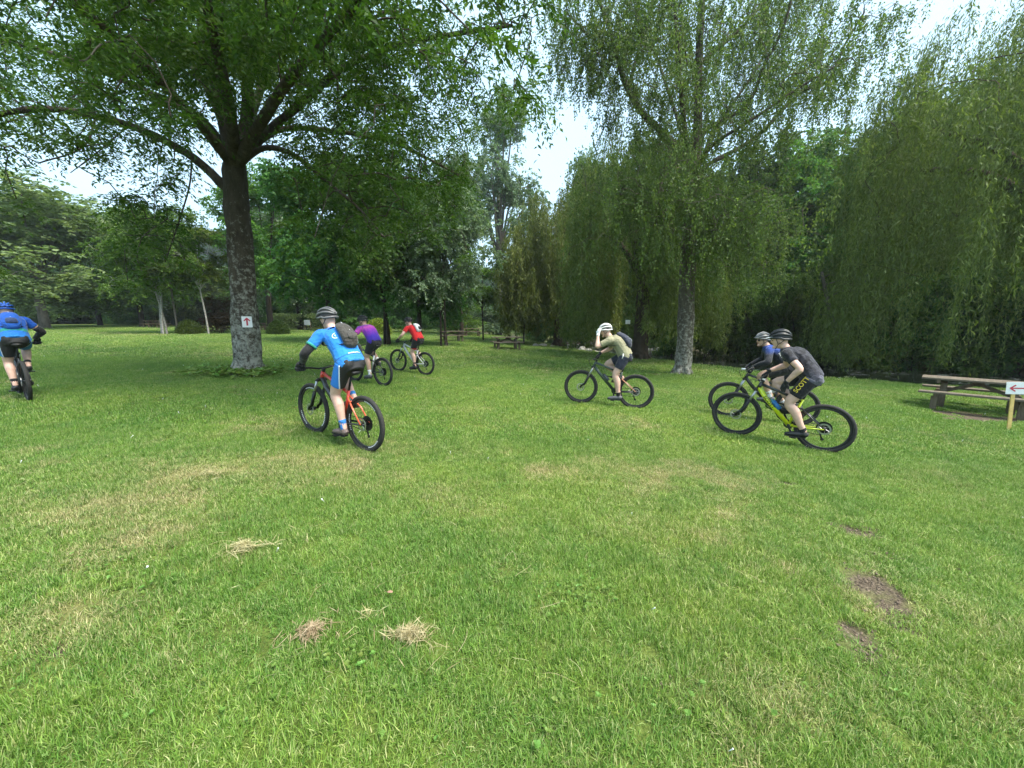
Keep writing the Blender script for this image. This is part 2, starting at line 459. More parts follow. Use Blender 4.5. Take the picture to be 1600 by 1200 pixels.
def ground_material():
    m, t, n, l, b = mat('lawn')
    tc = n.new('ShaderNodeTexCoord')
    n1 = n.new('ShaderNodeTexNoise'); n1.inputs['Scale'].default_value = 2.2; n1.inputs['Detail'].default_value = 9; n1.inputs['Roughness'].default_value = .75
    n2 = n.new('ShaderNodeTexNoise'); n2.inputs['Scale'].default_value = 55; n2.inputs['Detail'].default_value = 4
    n3 = n.new('ShaderNodeTexNoise'); n3.inputs['Scale'].default_value = .35; n3.inputs['Detail'].default_value = 3
    for k in (n1, n2, n3): l.new(tc.outputs['Object'], k.inputs['Vector'])
    r = ramp(n, [(.32, (.055, .085, .016)), (.5, (.088, .128, .024)), (.68, (.125, .172, .036))]); l.new(n1.outputs['Fac'], r.inputs['Fac'])
    dr = n.new('ShaderNodeAttribute'); dr.attribute_name = 'dry'
    so = n.new('ShaderNodeAttribute'); so.attribute_name = 'soil'
    fine = n.new('ShaderNodeMapRange'); fine.inputs['From Min'].default_value = .3; fine.inputs['From Max'].default_value = .7; fine.inputs['To Min'].default_value = .72; fine.inputs['To Max'].default_value = 1.25
    l.new(n2.outputs['Fac'], fine.inputs['Value'])
    m1 = n.new('ShaderNodeMix'); m1.data_type = 'RGBA'; m1.inputs[7].default_value = (.20, .17, .075, 1)
    l.new(dr.outputs['Fac'], m1.inputs[0]); l.new(r.outputs['Color'], m1.inputs[6])
    sc = n.new('ShaderNodeVectorMath'); sc.operation = 'SCALE'; l.new(m1.outputs[2], sc.inputs[0]); l.new(fine.outputs['Result'], sc.inputs['Scale'])
    sr = ramp(n, [(.3, (.055, .042, .030)), (.55, (.11, .086, .062)), (.75, (.21, .17, .125))]); l.new(n2.outputs['Fac'], sr.inputs['Fac'])
    m2 = n.new('ShaderNodeMix'); m2.data_type = 'RGBA'; l.new(so.outputs['Fac'], m2.inputs[0]); l.new(sc.outputs[0], m2.inputs[6]); l.new(sr.outputs['Color'], m2.inputs[7])
    l.new(m2.outputs[2], b.inputs['Base Color']); b.inputs['Roughness'].default_value = .9; b.inputs['Specular IOR Level'].default_value = .15
    hs = n.new('ShaderNodeMath'); hs.operation = 'ADD'; l.new(n2.outputs['Fac'], hs.inputs[0]); l.new(n1.outputs['Fac'], hs.inputs[1])
    bp = n.new('ShaderNodeBump'); bp.inputs['Strength'].default_value = .7; bp.inputs['Distance'].default_value = .04
    l.new(hs.outputs[0], bp.inputs['Height']); l.new(bp.outputs['Normal'], b.inputs['Normal'])
    return m
gsoil = np.maximum(soil_at(GX, GY), BANKMASK * .9)
ground = obj('ground', new_mesh('ground', np.stack([GX, GY, GZ], -1).reshape(-1, 3), gf, [ground_material()], True,
                                {'dry': dry_at(GX, GY).ravel(), 'soil': gsoil.ravel()}))
tag(ground, 'mown park lawn with dry yellow patches and bare soil', kind='structure')

def water_material():
    m, t, n, l, b = mat('river_water')
    tc = n.new('ShaderNodeTexCoord'); no = n.new('ShaderNodeTexNoise'); no.inputs['Scale'].default_value = 2.5; no.inputs['Detail'].default_value = 6
    l.new(tc.outputs['Object'], no.inputs['Vector'])
    r = ramp(n, [(.56, (.02, .028, .018)), (.66, (.35, .38, .38))]); l.new(no.outputs['Fac'], r.inputs['Fac']); l.new(r.outputs['Color'], b.inputs['Base Color'])
    b.inputs['Roughness'].default_value = .08
    bp = n.new('ShaderNodeBump'); bp.inputs['Strength'].default_value = .6; bp.inputs['Distance'].default_value = .06
    l.new(no.outputs['Fac'], bp.inputs['Height']); l.new(bp.outputs['Normal'], b.inputs['Normal'])
    return m
water = obj('river_water', new_mesh('river_water', [(-160, -60, -.62), (140, -60, -.62), (140, 200, -.62), (-160, 200, -.62)], [(0, 1, 2, 3)], [water_material()]))
tag(water, 'shallow stream with pale riffles beyond the lawn', kind='structure')

# ---------------------------------------------------------------- scatter (geometry nodes) for uncountable stuff
def scatter(name, pts, rot, scl, idx_, protos, extra, label):
    me = new_mesh(name, pts, [], [])
    a = me.attributes.new('rot', 'FLOAT_VECTOR', 'POINT'); a.data.foreach_set('vector', np.asarray(rot, np.float32).ravel())
    a = me.attributes.new('scl', 'FLOAT_VECTOR', 'POINT'); a.data.foreach_set('vector', np.asarray(scl, np.float32).ravel())
    a = me.attributes.new('pick', 'INT', 'POINT'); a.data.foreach_set('value', np.asarray(idx_, np.int32))
    for k, v in extra.items():
        a = me.attributes.new(k, 'FLOAT', 'POINT'); a.data.foreach_set('value', np.asarray(v, np.float32))
    o = obj(name, me); tag(o, label, kind='stuff')
    c = bpy.data.collections.new(name + '_source')
    for p in protos: c.objects.link(p)
    g = bpy.data.node_groups.new(name + '_nodes', 'GeometryNodeTree')
    g.interface.new_socket('Geometry', in_out='INPUT', socket_type='NodeSocketGeometry')
    g.interface.new_socket('Geometry', in_out='OUTPUT', socket_type='NodeSocketGeometry')
    gi = g.nodes.new('NodeGroupInput'); go = g.nodes.new('NodeGroupOutput')
    ip = g.nodes.new('GeometryNodeInstanceOnPoints'); ci = g.nodes.new('GeometryNodeCollectionInfo')
    ci.inputs['Collection'].default_value = c; ci.inputs['Separate Children'].default_value = True; ci.inputs['Reset Children'].default_value = True
    ip.inputs['Pick Instance'].default_value = True
    def na(nm, ty):
        q = g.nodes.new('GeometryNodeInputNamedAttribute'); q.data_type = ty; q.inputs['Name'].default_value = nm; return q.outputs['Attribute']
    g.links.new(gi.outputs[0], ip.inputs['Points']); g.links.new(ci.outputs[0], ip.inputs['Instance'])
    g.links.new(na('pick', 'INT'), ip.inputs['Instance Index']); g.links.new(na('rot', 'FLOAT_VECTOR'), ip.inputs['Rotation']); g.links.new(na('scl', 'FLOAT_VECTOR'), ip.inputs['Scale'])
    g.links.new(ip.outputs[0], go.inputs[0])
    md = o.modifiers.new('scatter', 'NODES'); md.node_group = g
    return o

def proto(name, me):
    return bpy.data.objects.new(name, me)

# ---------------------------------------------------------------- lawn grass
def grass_material():
    m, t, n, l, b = mat('grass_blade')
    a = n.new('ShaderNodeAttribute'); a.attribute_name = 'tint'
    d = n.new('ShaderNodeAttribute'); d.attribute_type = 'INSTANCER'; d.attribute_name = 'dry'
    s = n.new('ShaderNodeAttribute'); s.attribute_type = 'INSTANCER'; s.attribute_name = 'shade'
    green = ramp(n, [(0, (.094, .178, .024)), (.45, (.168, .288, .043)), (.8, (.242, .37, .072)), (1, (.345, .43, .145))])
    dryc = ramp(n, [(0, (.19, .19, .06)), (.5, (.40, .35, .16)), (1, (.58, .49, .29))])
    l.new(a.outputs['Fac'], green.inputs['Fac']); l.new(a.outputs['Fac'], dryc.inputs['Fac'])
    # blades turn straw-coloured one by one as the patch gets drier
    ad = n.new('ShaderNodeMath'); ad.operation = 'MULTIPLY_ADD'; ad.inputs[1].default_value = .6
    l.new(a.outputs['Fac'], ad.inputs[0]); l.new(d.outputs['Fac'], ad.inputs[2])
    st = n.new('ShaderNodeMapRange'); st.inputs['From Min'].default_value = .45; st.inputs['From Max'].default_value = 1.15
    l.new(ad.outputs[0], st.inputs['Value'])
    mx = n.new('ShaderNodeMix'); mx.data_type = 'RGBA'; l.new(st.outputs['Result'], mx.inputs[0]); l.new(green.outputs['Color'], mx.inputs[6]); l.new(dryc.outputs['Color'], mx.inputs[7])
    hs = n.new('ShaderNodeHueSaturation'); l.new(mx.outputs[2], hs.inputs['Color'])
    v = n.new('ShaderNodeMapRange'); v.inputs['To Min'].default_value = .78; v.inputs['To Max'].default_value = 1.22; l.new(s.outputs['Fac'], v.inputs['Value']); l.new(v.outputs['Result'], hs.inputs['Value'])
    h = n.new('ShaderNodeMapRange'); h.inputs['To Min'].default_value = .53; h.inputs['To Max'].default_value = .48; l.new(s.outputs['Fac'], h.inputs['Value']); l.new(h.outputs['Result'], hs.inputs['Hue'])
    l.new(hs.outputs['Color'], b.inputs['Base Color']); b.inputs['Roughness'].default_value = .5; b.inputs['Specular IOR Level'].default_value = .3
    tr = n.new('ShaderNodeBsdfTranslucent'); l.new(hs.outputs['Color'], tr.inputs['Color'])
    ms = n.new('ShaderNodeMixShader'); ms.inputs[0].default_value = .3; l.new(b.outputs[0], ms.inputs[1]); l.new(tr.outputs[0], ms.inputs[2])
    l.new(ms.outputs[0], n['Material Output'].inputs['Surface'])
    return m
M['grass'] = grass_material()

def tuft_mesh(nb, rad, lmin, lmax, wid, seed, lean=.9):
    g = np.random.default_rng(seed)
    a = g.uniform(0, 2 * np.pi, nb); rr = rad * np.sqrt(g.uniform(0, 1, nb))
    base = np.stack([rr * np.cos(a), rr * np.sin(a), np.full(nb, -.006)], 1)
    az = g.uniform(0, 2 * np.pi, nb); L = g.uniform(lmin, lmax, nb); le = np.abs(g.normal(.45, .4, nb)) * lean
    d = np.stack([np.cos(az), np.sin(az), np.zeros(nb)], 1); s = np.stack([-np.sin(az), np.cos(az), np.zeros(nb)], 1)
    w = wid * g.uniform(.6, 1.3, nb)
    def pt(t):
        an = le * (.35 + 1.0 * t)
        return base + (L * t)[:, None] * (d * np.sin(an)[:, None] + np.array([0, 0, 1.0]) * np.cos(an)[:, None])
    t0, t1, t2 = (np.full(nb, k) for k in (0, .55, 1.0))
    v = np.stack([pt(t0) - s * w[:, None] / 2, pt(t0) + s * w[:, None] / 2, pt(t1) + s * w[:, None] * .42, pt(t1) - s * w[:, None] * .42, pt(t2)], 1).reshape(-1, 3)
    i = np.arange(nb)[:, None] * 5
    f = np.concatenate([i + np.array([[0, 1, 2]]), i + np.array([[0, 2, 3]]), i + np.array([[3, 2, 4]])])
    return new_mesh('grass_tuft', v, f, [M['grass']], False, {'tint': np.repeat(g.uniform(0, 1, nb), 5)})

def grass_points(y0, y1, dens, margin=1.2, seed=1, sl=1.42):
    g = np.random.default_rng(seed)
    X = sl * y1 + margin; n = int(2 * X * (y1 - y0) * dens)
    x = g.uniform(-X, X, n); y = g.uniform(y0, y1, n)
    k = np.abs(x) < sl * y + margin
    x, y = x[k], y[k]
    rd = poly_dist(x, y, RIVER)
    keep = (rd < -4.3) & (g.uniform(0, 1, len(x)) > soil_at(x, y) * 1.02)
    # thinner where the turf is dry
    keep &= g.uniform(0, 1, len(x)) > .2 * dry_at(x, y)
    return x[keep], y[keep]

def grass_layer(name, y0, y1, dens, protos, smin, smax, seed, label):
    x, y = grass_points(y0, y1, dens, seed=seed)
    g = np.random.default_rng(seed + 50); n = len(x)
    z = ground_z(x, y)
    lush = vnoise(x, y, .55, 31) * .6 + vnoise(x, y, .18, 32) * .4
    dry = np.clip(dry_at(x, y) + g.normal(0, .10, n), 0, 1)
    s = g.uniform(smin, smax, n) * (.68 + .62 * lush) * (1 - .25 * dry)
    rot = np.stack([g.normal(0, .12, n), g.normal(0, .12, n), g.uniform(0, 6.28, n)], 1)
    shade = np.clip(.25 + .5 * vnoise(x, y, 1.7, 33) + .35 * (vnoise(x, y, .4, 34) - .5) + g.normal(0, .16, n), 0, 1)
    sc3 = np.stack([np.full(n, 1.0) * (smin + smax) / 2, np.full(n, 1.0) * (smin + smax) / 2, s], 1)
    return scatter(name, np.stack([x, y, z], 1), rot, sc3, g.integers(0, len(protos), n), protos, {'dry': dry, 'shade': shade}, label)

near_t = [proto('grass_tuft', tuft_mesh(120, .085, .022, .054, .0034, 100 + i, 1.1)) for i in range(6)] + [proto('grass_tuft', tuft_mesh(70, .07, .035, .075, .0038, 150 + i, 1.25)) for i in range(2)]
mid_t = [proto('grass_tuft', tuft_mesh(100, .13, .028, .060, .0075, 200 + i, 1.1)) for i in range(4)]
far_t = [proto('grass_tuft', tuft_mesh(80, .30, .035, .075, .018, 300 + i, 1.1)) for i in range(3)]
grass_layer('near_grass', .5, 5.5, 290, near_t, .85, 1.15, 1, 'short green lawn grass close to the viewer')
grass_layer('middle_grass', 5.2, 14, 95, mid_t, .8, 1.2, 2, 'short green lawn grass around the riders')
grass_layer('distant_grass', 13.5, 46, 13, far_t, .8, 1.2, 3, 'short green lawn grass under the far trees')

# ---------------------------------------------------------------- trees
def leaf_quads(c, d, nr, L, W, fold=.18):
    """kite-shaped leaves: centre of the stalk end, long axis, normal"""
    d = nrm(d); s = nrm(np.cross(nr, d)); n = np.cross(d, s)
    L = np.broadcast_to(L, (len(c),))[:, None]; W = np.broadcast_to(W, (len(c),))[:, None]
    v = np.stack([c, c + d * L * .45 + s * W * .5 + n * W * fold, c + d * L - n * L * .08, c + d * L * .45 - s * W * .5 + n * W * fold], 1)
    return v.reshape(-1, 3)

def leaves_mesh(name, parts, mats, extra=None, group_n=1):
    """parts: list of leaf vertex arrays; extra: (verts, quads) of twigs using material 1"""
    v = np.concatenate(parts); nl = len(v) // 4
    f = np.arange(nl * 4).reshape(-1, 4)
    g = np.random.default_rng(nl)
    tint = np.repeat(np.clip(g.normal(.45, .22, nl) + np.repeat(g.normal(0, .2, nl // group_n + 1), group_n)[:nl], 0, 1), 4)
    mi = np.zeros(nl, int)
    if extra is not None:
        f = np.concatenate([f, extra[1] + len(v)]); v = np.concatenate([v, extra[0]])
        tint = np.concatenate([tint, np.full(len(extra[0]), .3)]); mi = np.concatenate([mi, np.ones(len(extra[1]), int)])
    return new_mesh(name, v, f, mats, False, {'tint': tint}, mi)

def clusters_to_leaves(C, rad, ntw, nlv, L, W, g, droop=.35, up=.35, flat=.75, pair=.5, rough=.55):
    """every cluster throws twigs; leaves sit in pairs along them"""
    n = len(C); rad = np.broadcast_to(rad, (n,))
    d = g.normal(0, 1, (n, ntw, 3)); d[..., 2] = d[..., 2] * flat * .6 + .05; d = nrm(d)
    t = np.linspace(.25, 1.0, nlv)[None, None, :] * np.ones((n, ntw, 1)) + g.uniform(-.05, .05, (n, ntw, nlv))
    r = rad[:, None, None] * g.uniform(.6, 1.15, (n, ntw, 1))
    p = C[:, None, None, :] + d[:, :, None, :] * (t * r)[..., None]
    p[..., 2] -= droop * rad[:, None, None] * t ** 2
    td = np.broadcast_to(d[:, :, None, :], p.shape).copy(); td[..., 2] -= 2 * droop * t * .6
    td = nrm(td)
    side = nrm(np.cross(td, np.array([0, 0, 1.0]))) * np.where(np.arange(nlv) % 2, 1, -1)[None, None, :, None]
    ld = nrm(td * pair + side + g.normal(0, .35, p.shape)); ld[..., 2] -= .25
    nr = g.normal(0, rough, p.shape) + np.array([0, 0, up + .6])
    k = p.shape[0] * p.shape[1] * p.shape[2]
    sc = g.uniform(.7, 1.25, k)
    return leaf_quads(p.reshape(-1, 3), ld.reshape(-1, 3), nr.reshape(-1, 3), L * sc, W * sc)

class Skeleton:
    def __init__(s): s.p = []; s.par = []; s.r = []
    def limb(s, pts, r0, r1, start=None, k=6):
        pts = smooth_path(pts, k)
        if start is not None: pts[0] = s.p[start]
        prev = start; ids = []
        for i, q in enumerate(pts):
            if i == 0 and start is not None: continue
            s.p.append(np.array(q)); s.par.append(-1 if prev is None else prev)
            t = i / (len(pts) - 1); s.r.append(r0 + (r1 - r0) * t ** .8); prev = len(s.p) - 1; ids.append(prev)
        return ids
    def near(s, q):
        P = np.array(s.p); return int(np.argmin(((P - q) ** 2).sum(1)))
    def grow(s, C, g, r_tip=.012, sag=.1, minid=0, wob=.10):
        P = np.zeros((len(s.p) + len(C) * 4, 3)); P[:len(s.p)] = s.p; n = len(s.p)
        d0 = np.min(np.linalg.norm(C[:, None] - np.array(s.p)[None, minid:], axis=2), axis=1)
        cnt0 = n
        for i in np.argsort(d0):
            c = C[i]
            dd = ((P[minid:n] - c) ** 2).sum(1) * (1 + .35 * (P[minid:n, 2] > c[2] + .1))
            j = int(np.argmin(dd)) + minid; a = P[j]; ln = math.sqrt(max(dd[j - minid], 1e-6))
            k = 3 if ln > .5 else 2
            prev = j
            for m_ in range(1, k + 1):
                t = m_ / k; q = a + (c - a) * t
                if m_ < k: q = q + g.normal(0, wob, 3) * ln * .6; q[2] += sag * ln * math.sin(math.pi * t)
                s.p.append(q); s.par.append(prev); s.r.append(0.0); P[n] = q; prev = n; n += 1
        # pipe model for the grown part
        cnt = np.zeros(n); isleaf = np.ones(n, bool)
        for i in range(n):
            if s.par[i] >= 0: isleaf[s.par[i]] = False
        cnt[isleaf] = 1
        for i in range(n - 1, -1, -1):
            if s.par[i] >= 0: cnt[s.par[i]] += cnt[i]
        for i in range(n):
            if i >= cnt0: s.r[i] = r_tip * cnt[i] ** .42
            else: s.r[i] = max(s.r[i], r_tip * min(cnt[i], 60) ** .42)
    def tubes(s, big=10, mid=6, small=4):
        ch = {}
        for i, p in enumerate(s.par): ch.setdefault(p, []).append(i)
        mb_v = []; mb_f = []; n = 0
        stack = [(i, None) for i in ch.get(-1, [])]
        while stack:
            i, start = stack.pop()
            path = [] if start is None else [start]
            cur = i
            while True:
                path.append(cur); kids = ch.get(cur, [])
                if not kids: break
                kids = sorted(kids, key=lambda q: -s.r[q]); 
                for q in kids[1:]: stack.append((q, cur))
                cur = kids[0]
            if len(path) < 2: continue
            pts = np.array([s.p[q] for q in path]); rr = np.array([s.r[q] for q in path], float)
            if start is not None: rr[0] = min(rr[0], rr[1] * 1.25)
            sd_ = big if rr.max() > .12 else mid if rr.max() > .035 else small
            if rr.max() > .2: sd_ = 22
            v, f = tube(pts, rr, sd_, cap=rr[-1] > .03)
            if rr.max() > .12:
                ctr = np.repeat(pts, sd_, 0); o_ = v - ctr
                v = ctr + o_ * (1 + .26 * (vnoise(v[:, 0] * 3 + v[:, 2] * .9, v[:, 1] * 3 - v[:, 2] * .7, .55, 61) - .5) + .14 * (vnoise(v[:, 0] * 3 + v[:, 2] * 2, v[:, 1] * 3 + v[:, 2] * 1.3, .2, 62) - .5))[:, None]
            mb_v.append(v); mb_f += [tuple(k + n for k in q) for q in f]; n += len(v)
        return np.concatenate(mb_v), mb_f

def root_flare(base, r, g, n=6, h=.5):
    out = MB()
    for i in range(n):
        a = 2 * math.pi * (i + g.uniform(-.3, .3)) / n; d = np.array([math.cos(a), math.sin(a), 0])
        out.tube([base + d * r * .45 + [0, 0, h], base + d * r * .75 + [0, 0, h * .45], base + d * r * 1.25 + [0, 0, .03], base + d * r * 1.6 + [0, 0, -.08]], [r * .4, r * .42, r * .32, r * .12], 7)
    return np.concatenate(out.v), out.f

def trunk_object(name, skel, mats, parent, base=None, r=None, g=None):
    v, f = skel.tubes()
    if base is not None:
        v2, f2 = root_flare(np.asarray(base), r, g); f = f + [tuple(i + len(v) for i in q) for q in f2]; v = np.concatenate([v, v2])
    return obj(name, new_mesh(name, v, f, [mats], True), parent)

def rel(o, me_obj): pass

def sample_limbs(limbs, n, g, t0=.3, spread=1.0, zs=.8, widen=0.0):
    """points scattered round the outer part of limb polylines"""
    segs = []
    for L, wgt in limbs:
        P = smooth_path(L, 6); segs.append((P, wgt))
    w = np.array([s_[1] for s_ in segs], float); w /= w.sum()
    out = []
    for (P, _), q in zip(segs, w):
        k = int(round(n * q)); t = t0 + (1.08 - t0) * g.uniform(0, 1, k) ** .8
        u = np.clip(t, 0, 1) * (len(P) - 1); i = np.minimum(u.astype(int), len(P) - 2); fr = (t * (len(P) - 1) - i)[:, None]
        c = P[i] + (P[i + 1] - P[i]) * fr
        sp = (spread + widen * t)[:, None]
        c = c + g.normal(0, 1, (k, 3)) * np.array([1, 1, zs]) * sp
        out.append(c)
    return np.concatenate(out)

def project(P):
    """pixel of the 1600x1200 photograph; used only to keep sample points out of gaps the real crown has"""
    q = P - CAM; d = q @ FWD
    return 800 + F_PX * q[:, 0] / d, 600 - F_PX * (q @ UP) / d

# --- the big ash on the left
g = np.random.default_rng(41)
ash_b = gp(388, 583); AY = ash_b[1]
def A(px, py, dy=0.0): return at(px, py, AY + dy)
ash = empty('ash_tree', ash_b)
tag(ash, 'large old ash tree with lichened trunk and spreading crown, arrow sign on its trunk', 'tree')
ash.location = (0, 0, 0)
sk = Skeleton()
tr_ids = sk.limb([ash_b + [0, 0, -.15], A(387, 560), A(383, 500), A(378, 430), A(373, 370), A(369, 310), A(367, 262)], .36, .27)
fork = tr_ids[-1]; mid = tr_ids[-8]
AL = {
 'l1': ([A(366, 300), A(345, 285), A(300, 245), A(230, 207, -.4), A(150, 182, -1), A(60, 170, -1.6), A(-60, 190, -2)], .155, .045),
 'l2': ([A(367, 262), A(318, 190), A(240, 148, .6), A(130, 100, 1.2), A(0, 62, 1.6), A(-120, 50, 2)], .13, .045),
 'c1': ([A(367, 262), A(345, 175, -.2), A(325, 80, -.5), A(300, -30, -.6), A(275, -140, -.6)], .165, .05),
 'c2': ([A(367, 262), A(384, 200), A(388, 120, -.4), A(402, 40, -.8), A(425, -80, -1)], .20, .06),
 'r1': ([A(367, 262), A(400, 222), A(455, 175, -.3), A(530, 110, -.6), A(610, 75, -.8), A(700, 55, -1), A(800, 40, -1)], .135, .035),
 'r2': ([A(367, 262), A(410, 232, -.3), A(455, 240, -.8), A(500, 275, -1.2), A(560, 325, -1.6), A(600, 370, -1.8)], .095, .02),
 'r3': ([A(367, 262), A(430, 205, .5), A(520, 205, 1), A(620, 225, 1.4), A(710, 270, 1.6)], .11, .03),
 'n1': ([A(367, 262), A(360, 170, -1.5), A(330, 40, -3.6), A(300, -150, -5)], .17, .04),
 'n2': ([A(367, 262), A(300, 180, -1.5), A(180, 60, -3.4), A(40, -60, -4.6)], .15, .04),
 'n3': ([A(367, 262), A(440, 140, -2), A(560, 0, -3.8), A(650, -120, -4.6)], .15, .04),
 'b1': ([A(367, 262), A(400, 160, 2), A(440, 40, 4), A(470, -60, 5)], .17, .04),
 'b2': ([A(367, 262), A(330, 150, 2.2), A(250, 40, 4), A(180, -40, 5)], .15, .04),
 'h1': ([A(300, 245), A(296, 290, -.3), A(280, 345, -.5), A(258, 410, -.6)], .022, .008),
 'h2': ([A(200, 197, -.6), A(150, 240, -1), A(110, 270, -1.2)], .014, .008),
 'h3': ([A(150, 182, -1), A(130, 230, -1.6), A(60, 255, -2)], .014, .008)}
for k, (pts, r0, r1) in AL.items():
    st = mid if k == 'l1' else (sk.near(np.array(pts[0])) if k[0] == 'h' else fork)
    sk.limb(pts, r0, r1, start=st)
lim = [(AL['l1'][0], 1.1), (AL['l2'][0], 1.3), (AL['c1'][0], 1.3), (AL['c2'][0], 1.3), (AL['r1'][0], 1.6), (AL['r2'][0], .9), (AL['r3'][0], 1.3), (AL['n1'][0], .8), (AL['n2'][0], 1.1), (AL['n3'][0], 1.1), (AL['b1'][0], 1.0), (AL['b2'][0], 1.0), (AL['h1'][0], .6), (AL['h2'][0], .3), (AL['h3'][0], .3)]
C = sample_limbs(lim, 1520, g, .36, .45, .75, .9)
px, py = project(C)
keep = ~((px > 290) & (px < 450) & (py > 235)) & ~((px > 270) & (px < 470) & (py > 110) & (py <= 235) & (g.uniform(0, 1, len(C)) < .6)) & (C[:, 2] > 2.6)
keep &= ~((py > 215 + .35 * np.abs(px - 60)) & (px < 190) & (g.uniform(0, 1, len(C)) < .85))
keep &= ~((px > 750) & (py > 175)) & ~((px > 845)) & ~((px > 400) & (py > 400))
keep &= ~((px > 120) & (px < 345) & (py > 190) & (py < 300) & (g.uniform(0, 1, len(C)) < .55))
C = C[keep]
sk.grow(C, g, .010, .12, minid=len(tr_ids))
trunk_object('trunk', sk, M['ash_bark'], ash, ash_b, .34, g)
lv = clusters_to_leaves(C, g.uniform(.45, .85, len(C)), 11, 12, .105, .040, g, .5, .3, .8, .6)
obj('crown', leaves_mesh('crown', [lv], [M['ash_leaf']], None, 132), ash)
# dry dead shoots that hang in the crown
mb = MB()
for i in range(26):
    c = C[g.integers(0, len(C))]; d = nrm(g.normal(0, 1, 3) * [1, 1, .5]); e = nrm(g.normal(0, 1, 3))
    L = g.uniform(.6, 1.5)
    mb.tube(smooth_path([c, c + d * L * .4 + e * .1, c + d * L * .75 - [0, 0, .15] + e * .2, c + d * L - [0, 0, .5 * L]], 3), np.linspace(.016, .005, 10), 4)
o = mb.build('dead_shoots', M['grey_bark'], ash); tag(o, 'pale leafless shoots hanging among the leaves', kind='stuff')

def strands(S, length, nleaf, L, W, g, out=None, sway=.12, spread=.25, rib=.005, jit=.06):
    """hanging shoots: start points, lengths -> leaf vertices and ribbon twigs"""
    n = len(S); length = np.broadcast_to(length, (n,))
    az = g.uniform(0, 2 * np.pi, n)
    o_ = np.stack([np.cos(az), np.sin(az), np.zeros(n)], 1) if out is None else nrm(np.c_[out[:, :2], np.zeros(n)] + g.normal(0, .35, (n, 3)) * [1, 1, 0])
    ph = g.uniform(0, 6.28, n)
    def path(t):
        lat = spread * length[:, None] * .5 * (1 - np.exp(-3 * t)) + 0
        sw = sway * np.sin(ph[:, None] + t * 4)
        p = S[:, None, :] + o_[:, None, :] * lat[..., None] + np.stack([-o_[:, 1], o_[:, 0], np.zeros(n)], 1)[:, None, :] * sw[..., None] * t[..., None]
        p[..., 2] -= length[:, None] * t ** 1.25 - .18 * spread * length[:, None] * np.sin(np.pi * np.minimum(t * 2.2, 1))
        return p
    t = (np.arange(nleaf)[None, :] + g.uniform(0, 1, (n, nleaf))) / nleaf
    p = path(t); p2 = path(np.minimum(t + .03, 1.03)); td = nrm(p2 - p)
    p = p + g.normal(0, 1, p.shape) * jit * (.4 + 1.2 * g.uniform(0, 1, (n, 1, 1)))
    ld = nrm(td * .9 + g.normal(0, .55, p.shape) + np.array([0, 0, -.25]))
    nr = g.normal(0, 1, p.shape) + np.array([0, 0, .45])
    sc = g.uniform(.65, 1.25, n * nleaf)
    lf = leaf_quads(p.reshape(-1, 3), ld.reshape(-1, 3), nr.reshape(-1, 3), L * sc, W * sc)
    m_ = 6; tt = np.linspace(0, 1, m_ + 1)[None, :] * np.ones((n, 1)); q = path(tt)
    sdv = nrm(np.stack([np.cos(ph), np.sin(ph), np.zeros(n)], 1))[:, None, :] * rib
    v = np.stack([q - sdv, q + sdv], 2).reshape(-1, 3)
    b = (np.arange(n)[:, None] * (m_ + 1) + np.arange(m_)[None, :]).reshape(-1, 1) * 2
    f = b + np.array([[0, 1, 3, 2]])
    return lf, (v, f)

